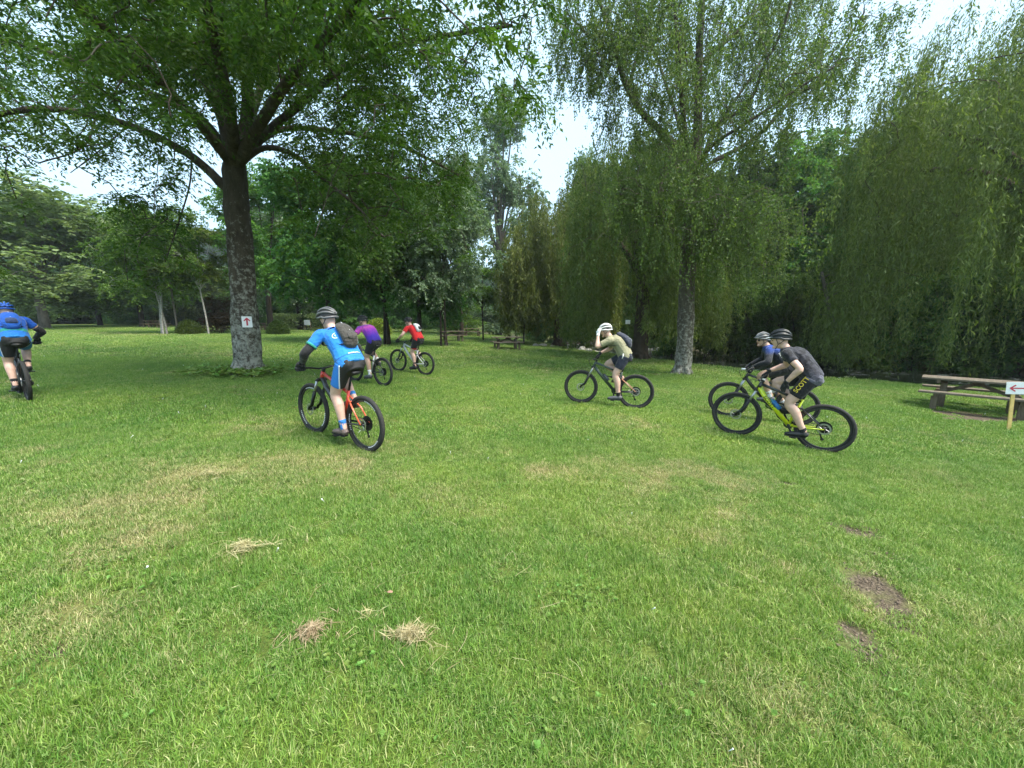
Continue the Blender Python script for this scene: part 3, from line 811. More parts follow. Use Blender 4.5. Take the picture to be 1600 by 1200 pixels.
# --- the birch right of the middle
g = np.random.default_rng(52)
bi_b = gp(1065, 584); BY = bi_b[1]
def B(px, py, dy=0.0): return at(px, py, BY + dy)
birch = empty('birch_tree')
tag(birch, 'tall weeping birch with white-flecked trunk and drooping twigs behind the riders', 'tree')
sk = Skeleton()
tr_ids = sk.limb([bi_b + [0, 0, -.15], B(1068, 560), B(1072, 480), B(1075, 400), B(1080, 330), B(1085, 275)], .34, .25)
fork = tr_ids[-1]
BL = {
 'l1': ([B(1085, 275), B(1062, 240), B(1040, 212), B(1000, 172, -.3), B(975, 125, -.6), B(955, 55, -.9), B(925, -30, -1.2)], .17, .05),
 'l1b': ([B(982, 140, -.5), B(1000, 70, -.4), B(1020, 0, -.4), B(1030, -60, -.4)], .07, .03),
 'l1c': ([B(968, 95, -.7), B(925, 60, -1), B(885, 20, -1.3)], .06, .03),
 'c1': ([B(1085, 275), B(1090, 200), B(1092, 100), B(1097, 0), B(1105, -110)], .20, .07),
 'r1': ([B(1085, 275), B(1098, 210, .2), B(1130, 188, .2), B(1170, 160, 0), B(1195, 100, -.3), B(1225, 40, -.6), B(1250, -60, -.8)], .12, .03),
 'r2': ([B(1085, 275), B(1110, 255, .6), B(1180, 215, 1), B(1250, 145, 1), B(1295, 125, .8), B(1320, 70, .6), B(1350, 20, .4)], .10, .03),
 'r3': ([B(1092, 100), B(1140, 60, .5), B(1180, 20, 1), B(1230, -40, 1.4)], .09, .03),
 'n1': ([B(1085, 275), B(1070, 200, -1.2), B(1060, 90, -2.6), B(1050, -60, -3.6)], .11, .03),
 'n2': ([B(1085, 275), B(1110, 230, -1.2), B(1170, 190, -2.2), B(1260, 130, -2.8), B(1330, 90, -3)], .09, .02),
 'b1': ([B(1085, 275), B(1060, 190, 1.6), B(1030, 100, 3), B(1000, 0, 4)], .11, .03),
 'b2': ([B(1085, 275), B(1120, 200, 1.8), B(1180, 110, 3), B(1230, 20, 4)], .10, .03),
 'd1': ([B(1085, 275), B(1120, 295, -.8), B(1155, 325, -1.3), B(1180, 375, -1.5)], .06, .02),
 'd2': ([B(1085, 275), B(1050, 285, -.6), B(1010, 290, -1), B(960, 290, -1.2)], .06, .02),
 'd4': ([B(1085, 275), B(1065, 262, -1.4), B(1040, 275, -2.2), B(1025, 315, -2.6)], .05, .02),
 'd3': ([B(1082, 300), B(1110, 330, -1.6), B(1120, 360, -2)], .05, .02)}
for k, (pts, r0, r1) in BL.items():
    st = fork if k in ('l1', 'c1', 'r1', 'r2', 'n1', 'n2', 'b1', 'b2', 'd1', 'd2', 'd3', 'd4') else sk.near(np.array(pts[0]))
    sk.limb(pts, r0, r1, start=st)
C = sample_limbs([(v[0], {'c1': 1.4, 'l1': 1.5, 'd1': 1.5, 'd2': 1.5, 'd3': 1.1, 'd4': 1.0, 'l1c': 1.4}.get(k, 1.0)) for k, v in BL.items()], 1700, g, .26, .40, .75, .6)
px, py = project(C)
keep = (px > 850) & (px < 1440) & ~((np.abs(px - 1075) < 20) & (py > 400)) & ~((px > 1330) & (py > 130))
keep &= ~((px < 872) & (py > 185))
C = C[keep]
sk.grow(C, g, .007, .15, minid=len(tr_ids))
trunk_object('trunk', sk, M['birch_bark'], birch, bi_b, .30, g)
S = np.repeat(C, 2, 0) + g.normal(0, .22, (len(C) * 2, 3))
px, py = project(S)
ln = g.uniform(.35, 1.25, len(S)) * np.where((py > 230) & (py < 420), 1.3, 1.0)
lf, tw = strands(S, ln, 56, .068, .050, g, None, .12, .45, .003)
obj('crown', leaves_mesh('crown', [lf], [M['birch_leaf'], M['dark_bark']], tw, 112), birch)

# --- willows
def willow(name, label, base, Rx, Ry, H, n, seed, leafmat, nleaf, zbot=(.3, 2.2), lean=(0, 0), L=.11, W=.020, barkm='willow_bark', tr=.35, fork_h=.33, lumps=14, rib=.006, aspect=1.0, group=None):
    g = np.random.default_rng(seed); base = np.asarray(base, float)
    t = empty(name); tag(t, label, 'tree', group)
    sk = Skeleton()
    hf = H * fork_h; top = base + [lean[0], lean[1], hf]
    ids = sk.limb([base + [0, 0, -.2], base + [lean[0] * .2, lean[1] * .2, hf * .4], top], tr, tr * .75)
    nl = 9; tips = []
    for i in range(nl):
        a = 2 * math.pi * (i + g.uniform(-.3, .3)) / nl; q = g.uniform(.45, .95)
        e = base + np.array([math.cos(a) * Rx * q * .8, math.sin(a) * Ry * q * .8, H * (.82 - .30 * q * q)])
        m1 = top + (e - top) * .45 + [0, 0, H * .07]
        sk.limb([top, m1, e], tr * .5, tr * .12, start=ids[-1]); tips.append(e)
    # lumpy dome that the shoots spring from
    lp = np.stack([g.uniform(0, 2 * np.pi, lumps), g.uniform(.15, .95, lumps)], 1)
    lx = np.stack([np.cos(lp[:, 0]) * lp[:, 1], np.sin(lp[:, 0]) * lp[:, 1]], 1)
    nc = n // 4
    a = g.uniform(0, 2 * np.pi, nc); q = g.uniform(0.03, 1, nc) ** .42
    xy = np.stack([np.cos(a) * q, np.sin(a) * q], 1)
    k = np.argmin(((xy[:, None] - lx[None]) ** 2).sum(2), 1)
    xy = xy * .68 + lx[k] * .32
    q = np.linalg.norm(xy, axis=1)
    lift_ = g.uniform(.90 if H > 15 else .84, 1.03, lumps)[k]
    h = H * (1.0 - (.44 if H > 15 else .40) * q ** 1.9) * lift_ * (1 - .80 * g.uniform(0, 1, nc) ** (1.5 if H > 15 else 1.15) * np.clip(q * 1.2, .25, 1))
    Cc = np.stack([base[0] + lean[0] + xy[:, 0] * Rx, base[1] + lean[1] + xy[:, 1] * Ry, base[2] + np.maximum(h, H * .16)], 1)
    sk.grow(Cc, g, .006, .05, minid=len(ids), wob=.05)
    trunk_object('trunk', sk, M[barkm], t, base, tr * 1.0, g)
    S = np.repeat(Cc, 4, 0) + g.normal(0, .38, (nc * 4, 3))
    qq = np.repeat(q, 4)
    full = S[:, 2] - base[2] - g.uniform(zbot[0], zbot[1], len(S))
    ln = np.clip(np.minimum(full, H * g.uniform(.10, .34, len(S))), .35, None)
    out = S - (base + [lean[0], lean[1], 0])
    lf, tw = strands(S, ln, nleaf, L, W, g, out, .18, .16, rib, .10)
    obj('crown', leaves_mesh('crown', [lf], [M[leafmat], M[leafmat]], tw, nleaf * 4), t)
    return t

wb = np.array([18.6, 15.6, 0]); wb[2] = gz(wb[0], wb[1])
wb = np.array([22.2, 15.6, -.4])
willow('willow_tree', 'huge weeping willow at the water, its curtain hanging behind the picnic table with the sign', wb, 9.0, 6.2, 16.2, 3700, 61, 'willow_leaf', 66, (.1, .9), L=.18, W=.040, tr=.55, lumps=30)
b2 = gp(872, 541)
willow('willow_tree', 'olive weeping willow with forked dark trunk in the middle distance', b2, 5.4, 4.4, 12.6, 1700, 62, 'willow_olive', 66, (.8, 3.4), L=.25, W=.065, tr=.42, fork_h=.34, lumps=14)
b3 = at(1000, 551, 21.5); b3[2] = gz(b3[0], b3[1])
willow('willow_tree', 'broad weeping willow behind the birch, curtain reaching almost to the lawn', b3, 4.6, 3.6, 13.0, 1400, 63, 'willow_olive', 70, (.4, 2.6), L=.20, W=.046, tr=.45, lumps=12)

# --- broad-leaved background trees: a few built kinds, each copied as an individual
def broad_proto(seed, n_cl, lobes, ntw=9, nlv=10, L=.17, W=.105, H=10.0, trunk_r=.20, fork_h=.28, Rr=4.0, stems=1, low=.25, narrow=1.0, droop=.35):
    g = np.random.default_rng(seed); sk = Skeleton(); heads = []
    for s_ in range(stems):
        o_ = np.array([0, 0, 0]) if stems == 1 else np.array([math.cos(2.4 * s_) * .25, math.sin(2.4 * s_) * .25, 0])
        lean_ = g.normal(0, .12 if stems == 1 else .4, 2)
        top = o_ + np.array([lean_[0], lean_[1], H * (fork_h + g.uniform(-.03, .06))])
        ids = sk.limb([o_ + [0, 0, -.15], o_ + [lean_[0] * .3, lean_[1] * .3, H * fork_h * .5], top], trunk_r, trunk_r * .7)
        heads.append((ids[-1], top))
    cen = []
    for i in range(lobes):
        a = 2 * math.pi * i / lobes + g.uniform(-.4, .4); q = g.uniform(.25, .8)
        z = H * g.uniform(low + .12, .88); sh = math.sqrt(max(.05, 1 - ((z / H - .52) / .5) ** 2))
        cen.append((np.array([math.cos(a) * Rr * q * sh * narrow, math.sin(a) * Rr * q * sh * narrow, z]), Rr * g.uniform(.30, .48)))
    cen.append((np.array([0, 0, H * .86]), Rr * .36))
    cen.append((np.array([0, 0, H * .6]), Rr * .42))
    for c, r_ in cen:
        hid, top = heads[g.integers(0, len(heads))]
        sk.limb([top, top + (c - top) * .5 + [0, 0, .3], c], trunk_r * .45, trunk_r * .12, start=hid)
    k = g.integers(0, len(cen), n_cl)
    cc = np.array([c[0] for c in cen])[k]; rr = np.array([c[1] for c in cen])[k]
    d = nrm(g.normal(0, 1, (n_cl, 3))); d[:, 2] = d[:, 2] * .8 + .1
    C = cc + d * (rr * (.35 + .75 * g.uniform(0, 1, n_cl) ** .5))[:, None]
    C = C[C[:, 2] > H * low * .55]
    sk.grow(C, g, .009, .12, minid=0)
    lv = clusters_to_leaves(C, g.uniform(.5, .95, len(C)) * Rr / 4, ntw, nlv, L, W, g, droop, -.15, 1.3, .5, .95)
    v, f = sk.tubes(8, 5, 3)
    return new_mesh('trunk', v, f, [M['dark_bark']], True), leaves_mesh('crown', [lv], [M['shrub_leaf']], None, ntw * nlv)

PROTO = {
 'round': broad_proto(71, 420, 15, low=.14, L=.19, W=.12), 'round2': broad_proto(72, 420, 13, low=.14, L=.20, W=.13),
 'tall': broad_proto(73, 300, 10, Rr=2.9, low=.22, L=.16, W=.09),
 'poplar': broad_proto(74, 330, 13, Rr=2.1, low=.2, L=.105, W=.07, ntw=8, nlv=9),
 'multi': broad_proto(75, 400, 13, stems=3, trunk_r=.10, fork_h=.30, low=.24, L=.18, W=.115),
 'slim': broad_proto(76, 170, 7, Rr=2.3, trunk_r=.075, fork_h=.36, low=.32, L=.15, W=.08),
 'bush': broad_proto(77, 260, 10, H=4.0, Rr=2.6, trunk_r=.07, fork_h=.1, low=.0, L=.13, W=.075, stems=3)}

def slot(o, m):
    o.material_slots[0].link = 'OBJECT'; o.material_slots[0].material = m

def tree(name, label, kind, base, height, width, leaf, bark='dark_bark', rz=None, group=None, category='tree', stem='trunk', lean=0.0):
    H0 = 4.0 if kind == 'bush' else 10.0; R0 = {'round': 4.0, 'round2': 4.0, 'tall': 2.9, 'poplar': 2.1, 'multi': 4.0, 'slim': 2.3, 'bush': 2.6}[kind]
    t = empty(name, base); t.rotation_euler = (0, lean, random.uniform(0, 6.28) if rz is None else rz)
    t.scale = (width / R0, width / R0, height / H0 / .95)
    tag(t, label, category, group)
    a = obj(stem, PROTO[kind][0], t); slot(a, M[bark])
    c = obj('crown' if category == 'tree' else 'foliage', PROTO[kind][1], t); slot(c, M[leaf])
    return t

def base_at(px, Y, dz=0.0):
    x = (px - 800) / F_PX * (Y * math.cos(PITCH) + 1.5 * math.sin(PITCH)); return np.array([x, Y, gz(x, Y) + dz])
def hgt(base, ytop): 
    return float(at(800, ytop, base[1])[2] - base[2])

def T(name, label, kind, px, Y, ytop, wpx, leaf, bark='dark_bark', **k):
    b = base_at(px, Y); return tree(name, label, kind, b, hgt(b, ytop), wpx / F_PX * Y, leaf, bark, **k)

GF = 'park trees behind the lawn'
T('broadleaf_tree', 'big rounded pale green tree above the rider at the left edge', 'round', 75, 36, 300, 135, 'pale_leaf', 'grey_bark', group=GF)
T('broadleaf_tree', 'grey-green tree filling the gap between the big pale tree and the birches', 'round2', 160, 46, 385, 75, 'silver_leaf', group=GF)
T('broadleaf_tree', 'mid green tree behind the white-stemmed birches', 'round', 225, 44, 350, 80, 'bright_leaf', group=GF)
T('birch_tree', 'young birch with twin white stems left of the ash trunk', 'multi', 258, 30, 330, 65, 'bright_leaf', 'white_bark', group=GF)
T('broadleaf_tree', 'dark-stemmed young tree just right of the twin white birch', 'slim', 280, 30.5, 360, 55, 'maple_leaf', 'grey_bark', group=GF)
T('birch_tree', 'slim pale-stemmed birch by the clipped bush', 'slim', 328, 31, 350, 45, 'bright_leaf', 'white_bark', group=GF)
T('copper_tree', 'small copper-leaved tree behind the ash trunk', 'bush', 348, 33, 470, 26, 'copper_leaf', group=GF)
T('broadleaf_tree', 'bright green tree directly right of the ash trunk', 'tall', 425, 34, 265, 70, 'bright_leaf', group=GF)
T('broadleaf_tree', 'dark maple with low crown above the helmet of the near blue rider', 'round2', 520, 25, 270, 95, 'maple_leaf', group=GF)
T('broadleaf_tree', 'dark maple with bare twin trunks behind the purple rider', 'multi', 606, 24, 265, 95, 'maple_leaf', group=GF)
T('broadleaf_tree', 'thick dark-stemmed maple behind the red rider', 'round', 657, 25, 290, 80, 'maple_leaf', group=GF)
T('broadleaf_tree', 'silvery tree with forked trunk right of the red rider', 'multi', 694, 24, 300, 80, 'silver_leaf', group=GF)
T('broadleaf_tree', 'yellow-green young tree beside the middle picnic table', 'slim', 755, 33, 415, 45, 'bright_leaf', group=GF)
T('broadleaf_tree', 'thin dark-stemmed tree between middle picnic table and olive willow', 'slim', 818, 31, 400, 48, 'bright_leaf', group=GF)
T('poplar_tree', 'tall pale poplar rising against the sky gap', 'poplar', 780, 48, 145, 62, 'silver_leaf', 'grey_bark', group=GF)
T('broadleaf_tree', 'silvery tree filling the gap between the dark maples and the poplar', 'tall', 722, 38, 235, 52, 'silver_leaf', group=GF)
T('broadleaf_tree', 'pale distant tree narrowing the sky gap left of the birch crown', 'tall', 908, 46, 235, 38, 'silver_leaf', 'grey_bark', group=GF)
T('broadleaf_tree', 'tree between ash trunk and dark maple, grey-green and distant', 'round', 470, 44, 330, 80, 'silver_leaf', group=GF)
# trees on the slope across the stream
GR = 'trees on the slope across the stream'
for px, Y, yt, w, lf, lab in [
    (935, 40, 262, 65, 'maple_leaf', 'dark tree across the stream seen left of the birch trunk'),
    (1020, 38, 235, 75, 'maple_leaf', 'dark tree across the stream directly left of the birch trunk top'),
    (1130, 34, 238, 80, 'shrub_leaf', 'dense green tree across the stream directly right of the birch trunk'),
    (1215, 32, 228, 80, 'bright_leaf', 'lighter green tree across the stream above the two paired riders'),
    (1290, 31, 225, 80, 'shrub_leaf', 'dark green tree across the stream beside the huge willow'),
    (1375, 31, 190, 90, 'maple_leaf', 'tree across the stream half hidden by the huge willow'),
    (1480, 30, 120, 110, 'shrub_leaf', 'tall tree behind the crown of the huge willow'),
    (1640, 30, 80, 140, 'shrub_leaf', 'tall tree behind the huge willow at the right edge')]:
    T('slope_tree', lab, random.choice(['round', 'round2']), px, Y, yt, w, lf, group=GR)
# shrubs along the water
GS = 'shrubs along the far bank'
for i, (px, Y, yt, w, lf, lab) in enumerate([
    (1110, 24.5, 430, 55, 'shrub_leaf', 'dark bank shrub just right of the birch trunk'),
    (1165, 23.5, 455, 55, 'shrub_leaf', 'dark bank shrub behind the helmet of the blue and black rider'),
    (1225, 22.0, 440, 60, 'maple_leaf', 'dark bank shrub behind the rider in black'),
    (1285, 20.5, 460, 60, 'shrub_leaf', 'dark bank shrub at the foot of the leaning pale stem'),
    (1345, 19.5, 455, 65, 'bright_leaf', 'lighter bank shrub right of the leaning pale stem'),
    (1410, 18.8, 450, 75, 'shrub_leaf', 'bank shrub behind the left end of the picnic table'),
    (1500, 18.0, 440, 80, 'shrub_leaf', 'bank shrub behind the middle of the picnic table with the sign'),
    (1590, 17.0, 430, 90, 'maple_leaf', 'bank shrub behind the arrow sign at the right edge'),
    (1060, 27, 470, 50, 'shrub_leaf', 'bank shrub behind the birch trunk'),
    (960, 36, 480, 40, 'shrub_leaf', 'bank shrub beyond the rider in tan'),
    (905, 40, 480, 45, 'maple_leaf', 'bank shrub beyond the olive willow trunk'),
    (845, 44, 480, 40, 'shrub_leaf', 'bank shrub left of the olive willow trunk'),
    (770, 46, 480, 45, 'silver_leaf', 'grey-green shrub behind the middle picnic table'),
    (715, 42, 475, 45, 'bright_leaf', 'light green shrub behind the forked silvery tree'),
    (640, 45, 465, 50, 'shrub_leaf', 'dark shrub far behind the red rider'),
    (560, 44, 470, 50, 'shrub_leaf', 'dark shrub far behind the purple rider')]):
    b = base_at(px, Y); tree('bank_shrub', lab, 'bush', b, hgt(b, yt), w / F_PX * Y, lf, group=GS, category='shrub', stem='stem')

# ---------------------------------------------------------------- far hill and the woods that close the view
hx = np.linspace(-520, 220, 75); hy = np.linspace(95, 420, 34)
HX, HY = np.meshgrid(hx, hy)
def hill_z(x, y):
    ang = x / np.maximum(y, 1)
    ridge = np.interp(ang, [-2.2, -1.36, -1.07, -.6, -.2, .3, 1.0], [70, 54, 40, 26, 16, 20, 28])
    return ridge * sstep(95, 195, y) * (1 + .12 * (vnoise(x, y, 60, 8) - .5)) - .5
HZ = hill_z(HX, HY)
hi = np.arange(HX.size).reshape(HX.shape)
hill = obj('hill', new_mesh('hill', np.stack([HX, HY, HZ], -1).reshape(-1, 3), np.stack([hi[:-1, :-1], hi[:-1, 1:], hi[1:, 1:], hi[1:, :-1]], -1).reshape(-1, 4), [plain('hill_soil', (.03, .045, .02), .95, 0, .3, .05)], True))
tag(hill, 'wooded hill beyond the park', kind='structure')
g = np.random.default_rng(91)
n = 2600
x = g.uniform(-430, 60, n); y = g.uniform(100, 300, n)
k = (np.abs(x / y) < 1.7); x, y = x[k], y[k]
crown_protos = []
for nm in ('round', 'round2', 'tall'):
    p_ = bpy.data.objects.new('wood_crown', PROTO[nm][1].copy()); p_.data.materials[0] = M['far_leaf']; crown_protos.append(p_)
sc_ = g.uniform(1.0, 1.7, len(x))
scatter('hillside_wood', np.stack([x, y, hill_z(x, y) - 2.0], 1), np.stack([np.zeros(len(x)), np.zeros(len(x)), g.uniform(0, 6.28, len(x))], 1), np.stack([sc_ * 1.25, sc_ * 1.25, sc_], 1), g.integers(0, 3, len(x)), crown_protos, {}, 'dark wood covering the far hillside')
# belt of trees at the end of the lawn and up the slope across the stream
xs, ys, ss = [], [], []
for i in range(900):
    y_ = g.uniform(54, 85); x_ = g.uniform(-1.75, .1) * y_
    if poly_dist(np.array([x_]), np.array([y_]), RIVER)[0] < -8: xs.append(x_); ys.append(y_); ss.append(g.uniform(.65, 1.05))
xs, ys, ss = xs[:230], ys[:230], ss[:230]
cnt_ = 0
while cnt_ < 260:
    y_ = g.uniform(20, 85); x_ = g.uniform(-.1, 1.9) * y_
    d_ = poly_dist(np.array([x_]), np.array([y_]), RIVER)[0]
    if 11 < d_ < 55 and y_ > 26: xs.append(x_); ys.append(y_); ss.append(g.uniform(.8, 1.25)); cnt_ += 1
xs, ys, ss = map(np.array, (xs, ys, ss))
belt = []
for nm, lf in (('round', 'shrub_leaf'), ('round2', 'maple_leaf'), ('bush', 'shrub_leaf'), ('multi', 'bright_leaf')):
    p_ = bpy.data.objects.new('belt_crown', PROTO[nm][1].copy()); p_.data.materials[0] = M[lf]; belt.append(p_)
pk = g.choice(4, len(xs), p=[.33, .33, .22, .12])
s3 = np.stack([ss * 1.15, ss * 1.15, ss * np.where(pk == 2, 1.3, 1.0)], 1)
scatter('woodland_belt', np.stack([xs, ys, ground_z(xs, ys) - ss * 1.0], 1), np.stack([np.zeros(len(xs)), np.zeros(len(xs)), g.uniform(0, 6.28, len(xs))], 1), s3, pk, belt, {}, 'dense wood closing off the park behind the single trees')

# ---------------------------------------------------------------- bicycles (x forward, y left, z up; origin at the rear tyre's contact)
def V3(*a): return np.array(a, float)
WB = 1.16; RW = .37
RA, FA, BBP = V3(0, 0, RW), V3(WB, 0, RW), V3(.435, 0, .335)
HD = V3(-.391, 0, .920)
HB = FA - .044 * V3(.92, 0, .391)
CROWN, HTB, HTT = HB + .50 * HD, HB + .53 * HD, HB + .645 * HD
SEAT_DIR = V3(-.276, 0, .961)
ST = BBP + .42 * SEAT_DIR
CLAMP = HTT + .035 * HD + V3(.045, 0, .012)
GRIP = V3(.872, .315, 1.025)

def ring_mesh(name, Rm, rs, seg=56, sec=10, m='tyre', knob=0.0, flat=1.0):
    a = np.linspace(0, 2 * np.pi, seg, endpoint=False); b = np.linspace(0, 2 * np.pi, sec, endpoint=False)
    kn = 1 + knob * ((np.arange(seg) % 2) * 2 - 1)[:, None] * np.maximum(np.cos(b), 0)[None, :]
    rr = Rm + rs * np.cos(b)[None, :] * kn; y = rs * flat * np.sin(b)[None, :] * np.ones((seg, 1))
    v = np.stack([rr * np.cos(a)[:, None], y, rr * np.sin(a)[:, None]], -1).reshape(-1, 3)
    i = np.arange(seg)[:, None] * sec; j = np.arange(sec)[None, :]; i2 = ((np.arange(seg) + 1) % seg)[:, None] * sec; j2 = (j + 1) % sec
    f = np.stack([i + j, i + j2, i2 + j2, i2 + j], -1).reshape(-1, 4)
    return new_mesh(name, v, f, [M[m]], True)

ME = {}
ME['tyre'] = ring_mesh('tyre', .3425, .029, 72, 10, 'tyre', .07)
ME['rim'] = ring_mesh('rim', .304, .015, 56, 8, 'rim', 0, .85)
mb = MB()
for i in range(28):
    a = 2 * math.pi * i / 28; s_ = 1 if i % 2 else -1; a2 = a + (.5 if (i // 2) % 2 else -.5)
    mb.tube([V3(.028 * math.cos(a2), s_ * .026, .028 * math.sin(a2)), V3(.295 * math.cos(a), 0, .295 * math.sin(a))], .0011, 3, False)
ME['spokes'] = mb.mesh('spokes', [M['black_metal']])
mb = MB(); mb.tube([V3(0, -.055, 0), V3(0, -.03, 0), V3(0, -.029, 0), V3(0, .029, 0), V3(0, .03, 0), V3(0, .055, 0)], [.012, .012, .028, .028, .012, .012], 12)
ME['hub'] = mb.mesh('hub', [M['black_metal']])
v_, f_ = [], []
def disc(r0, r1, y, th, seg=28):
    a = np.linspace(0, 2 * np.pi, seg, endpoint=False); c, s_ = np.cos(a), np.sin(a)
    v = np.concatenate([np.stack([r * c, np.full(seg, yy), r * s_], 1) for r, yy in ((r0, y), (r1, y), (r1, y + th), (r0, y + th))])
    f = []
    for k in range(4):
        for i in range(seg):
            f.append((k * seg + i, k * seg + (i + 1) % seg, ((k + 1) % 4) * seg + (i + 1) % seg, ((k + 1) % 4) * seg + i))
    return v, f
mb = MB(); mb.add(*disc(.062, .085, .048, .002)); 
for i in range(6):
    a = i * math.pi / 3; mb.tube([V3(.02 * math.cos(a), .049, .02 * math.sin(a)), V3(.066 * math.cos(a + .3), .049, .066 * math.sin(a + .3))], .003, 4)
ME['rotor'] = mb.mesh('brake_rotor', [M['metal']], False)
mb = MB()
for i, r in enumerate((.10, .088, .076, .064, .052, .042, .032)): mb.add(*disc(r * .55, r, -.038 - .005 * i, .003, 30))
ME['cassette'] = mb.mesh('cassette', [M['black_metal']], False)
mb = MB(); mb.add(*disc(.045, .068, -.052, .004, 30)); 
for i in range(4):
    a = i * math.pi / 2; mb.tube([V3(0, -.05, 0), V3(.05 * math.cos(a), -.05, .05 * math.sin(a))], .008, 5)
ME['chainring'] = mb.mesh('chainring', [M['black_metal']], False)
mb = MB(); mb.tube([V3(0, -.075, 0), V3(0, .075, 0)], .018, 10)
mb.tube([V3(0, .072, 0), V3(.06, .076, 0), V3(.172, .082, 0)], [.018, .014, .014], 8)
mb.tube([V3(0, -.072, 0), V3(-.06, -.076, 0), V3(-.172, -.082, 0)], [.018, .014, .014], 8)
ME['crank_arms'] = mb.mesh('crank_arms', [M['black_metal']])
mb = MB(); mb.box((0, 0, 0), (.085, .09, .018), bev=.005)
ME['pedal'] = mb.mesh('pedal', [M['black_metal']], False)
# saddle
sp = []
for x, w, z, h in [(-.135, .052, .012, .018), (-.11, .070, .016, .022), (-.05, .066, .010, .024), (.02, .038, .004, .022), (.09, .022, .0, .020), (.125, .016, -.004, .014)]:
    sp.append((x, w, z, h))
a = np.linspace(0, 2 * np.pi, 12, endpoint=False); vv = []
for x, w, z, h in sp: vv.append(np.stack([np.full(12, x), w * np.cos(a), z + h * np.sin(a)], 1))
vv = np.concatenate(vv); ff = [(i * 12 + j, i * 12 + (j + 1) % 12, (i + 1) * 12 + (j + 1) % 12, (i + 1) * 12 + j) for i in range(5) for j in range(12)] + [tuple(range(11, -1, -1)), tuple(60 + j for j in range(12))]
SADDLE = (vv, ff)

def tube_obj(name, segs, material, parent, sides=10, smooth=True):
    mb = MB()
    for pts, r in segs: mb.tube(pts, r, sides)
    return mb.build(name, material, parent, smooth)

def glossy(name, c, rough=.28): return plain(name, c, rough, 0, .06, 12, 0, .6)

def wheel(parent, centre, rear, rim_print=None):
    w = empty('rear_wheel' if rear else 'front_wheel'); w.parent = parent; w.location = centre
    w.rotation_euler = (0, random.uniform(0, 6), 0)
    for k in ('tyre', 'rim', 'spokes', 'hub', 'rotor'): obj({'rotor': 'brake_rotor'}.get(k, k), ME[k], w)
    if rear: obj('cassette', ME['cassette'], w)
    if rim_print:
        mb = MB()
        for a0 in (0, 2.1, 4.2):
            for j in range(9):
                a = a0 + j * .085; c, s_ = math.cos(a), math.sin(a)
                mb.box((.306 * c, .0145, .306 * s_), (.014, .002, .016), Matrix.Rotation(-a, 3, 'Y'))
        tag(mb.build('rim_print', M['white_print'], w, False), kind='stuff')
    return w

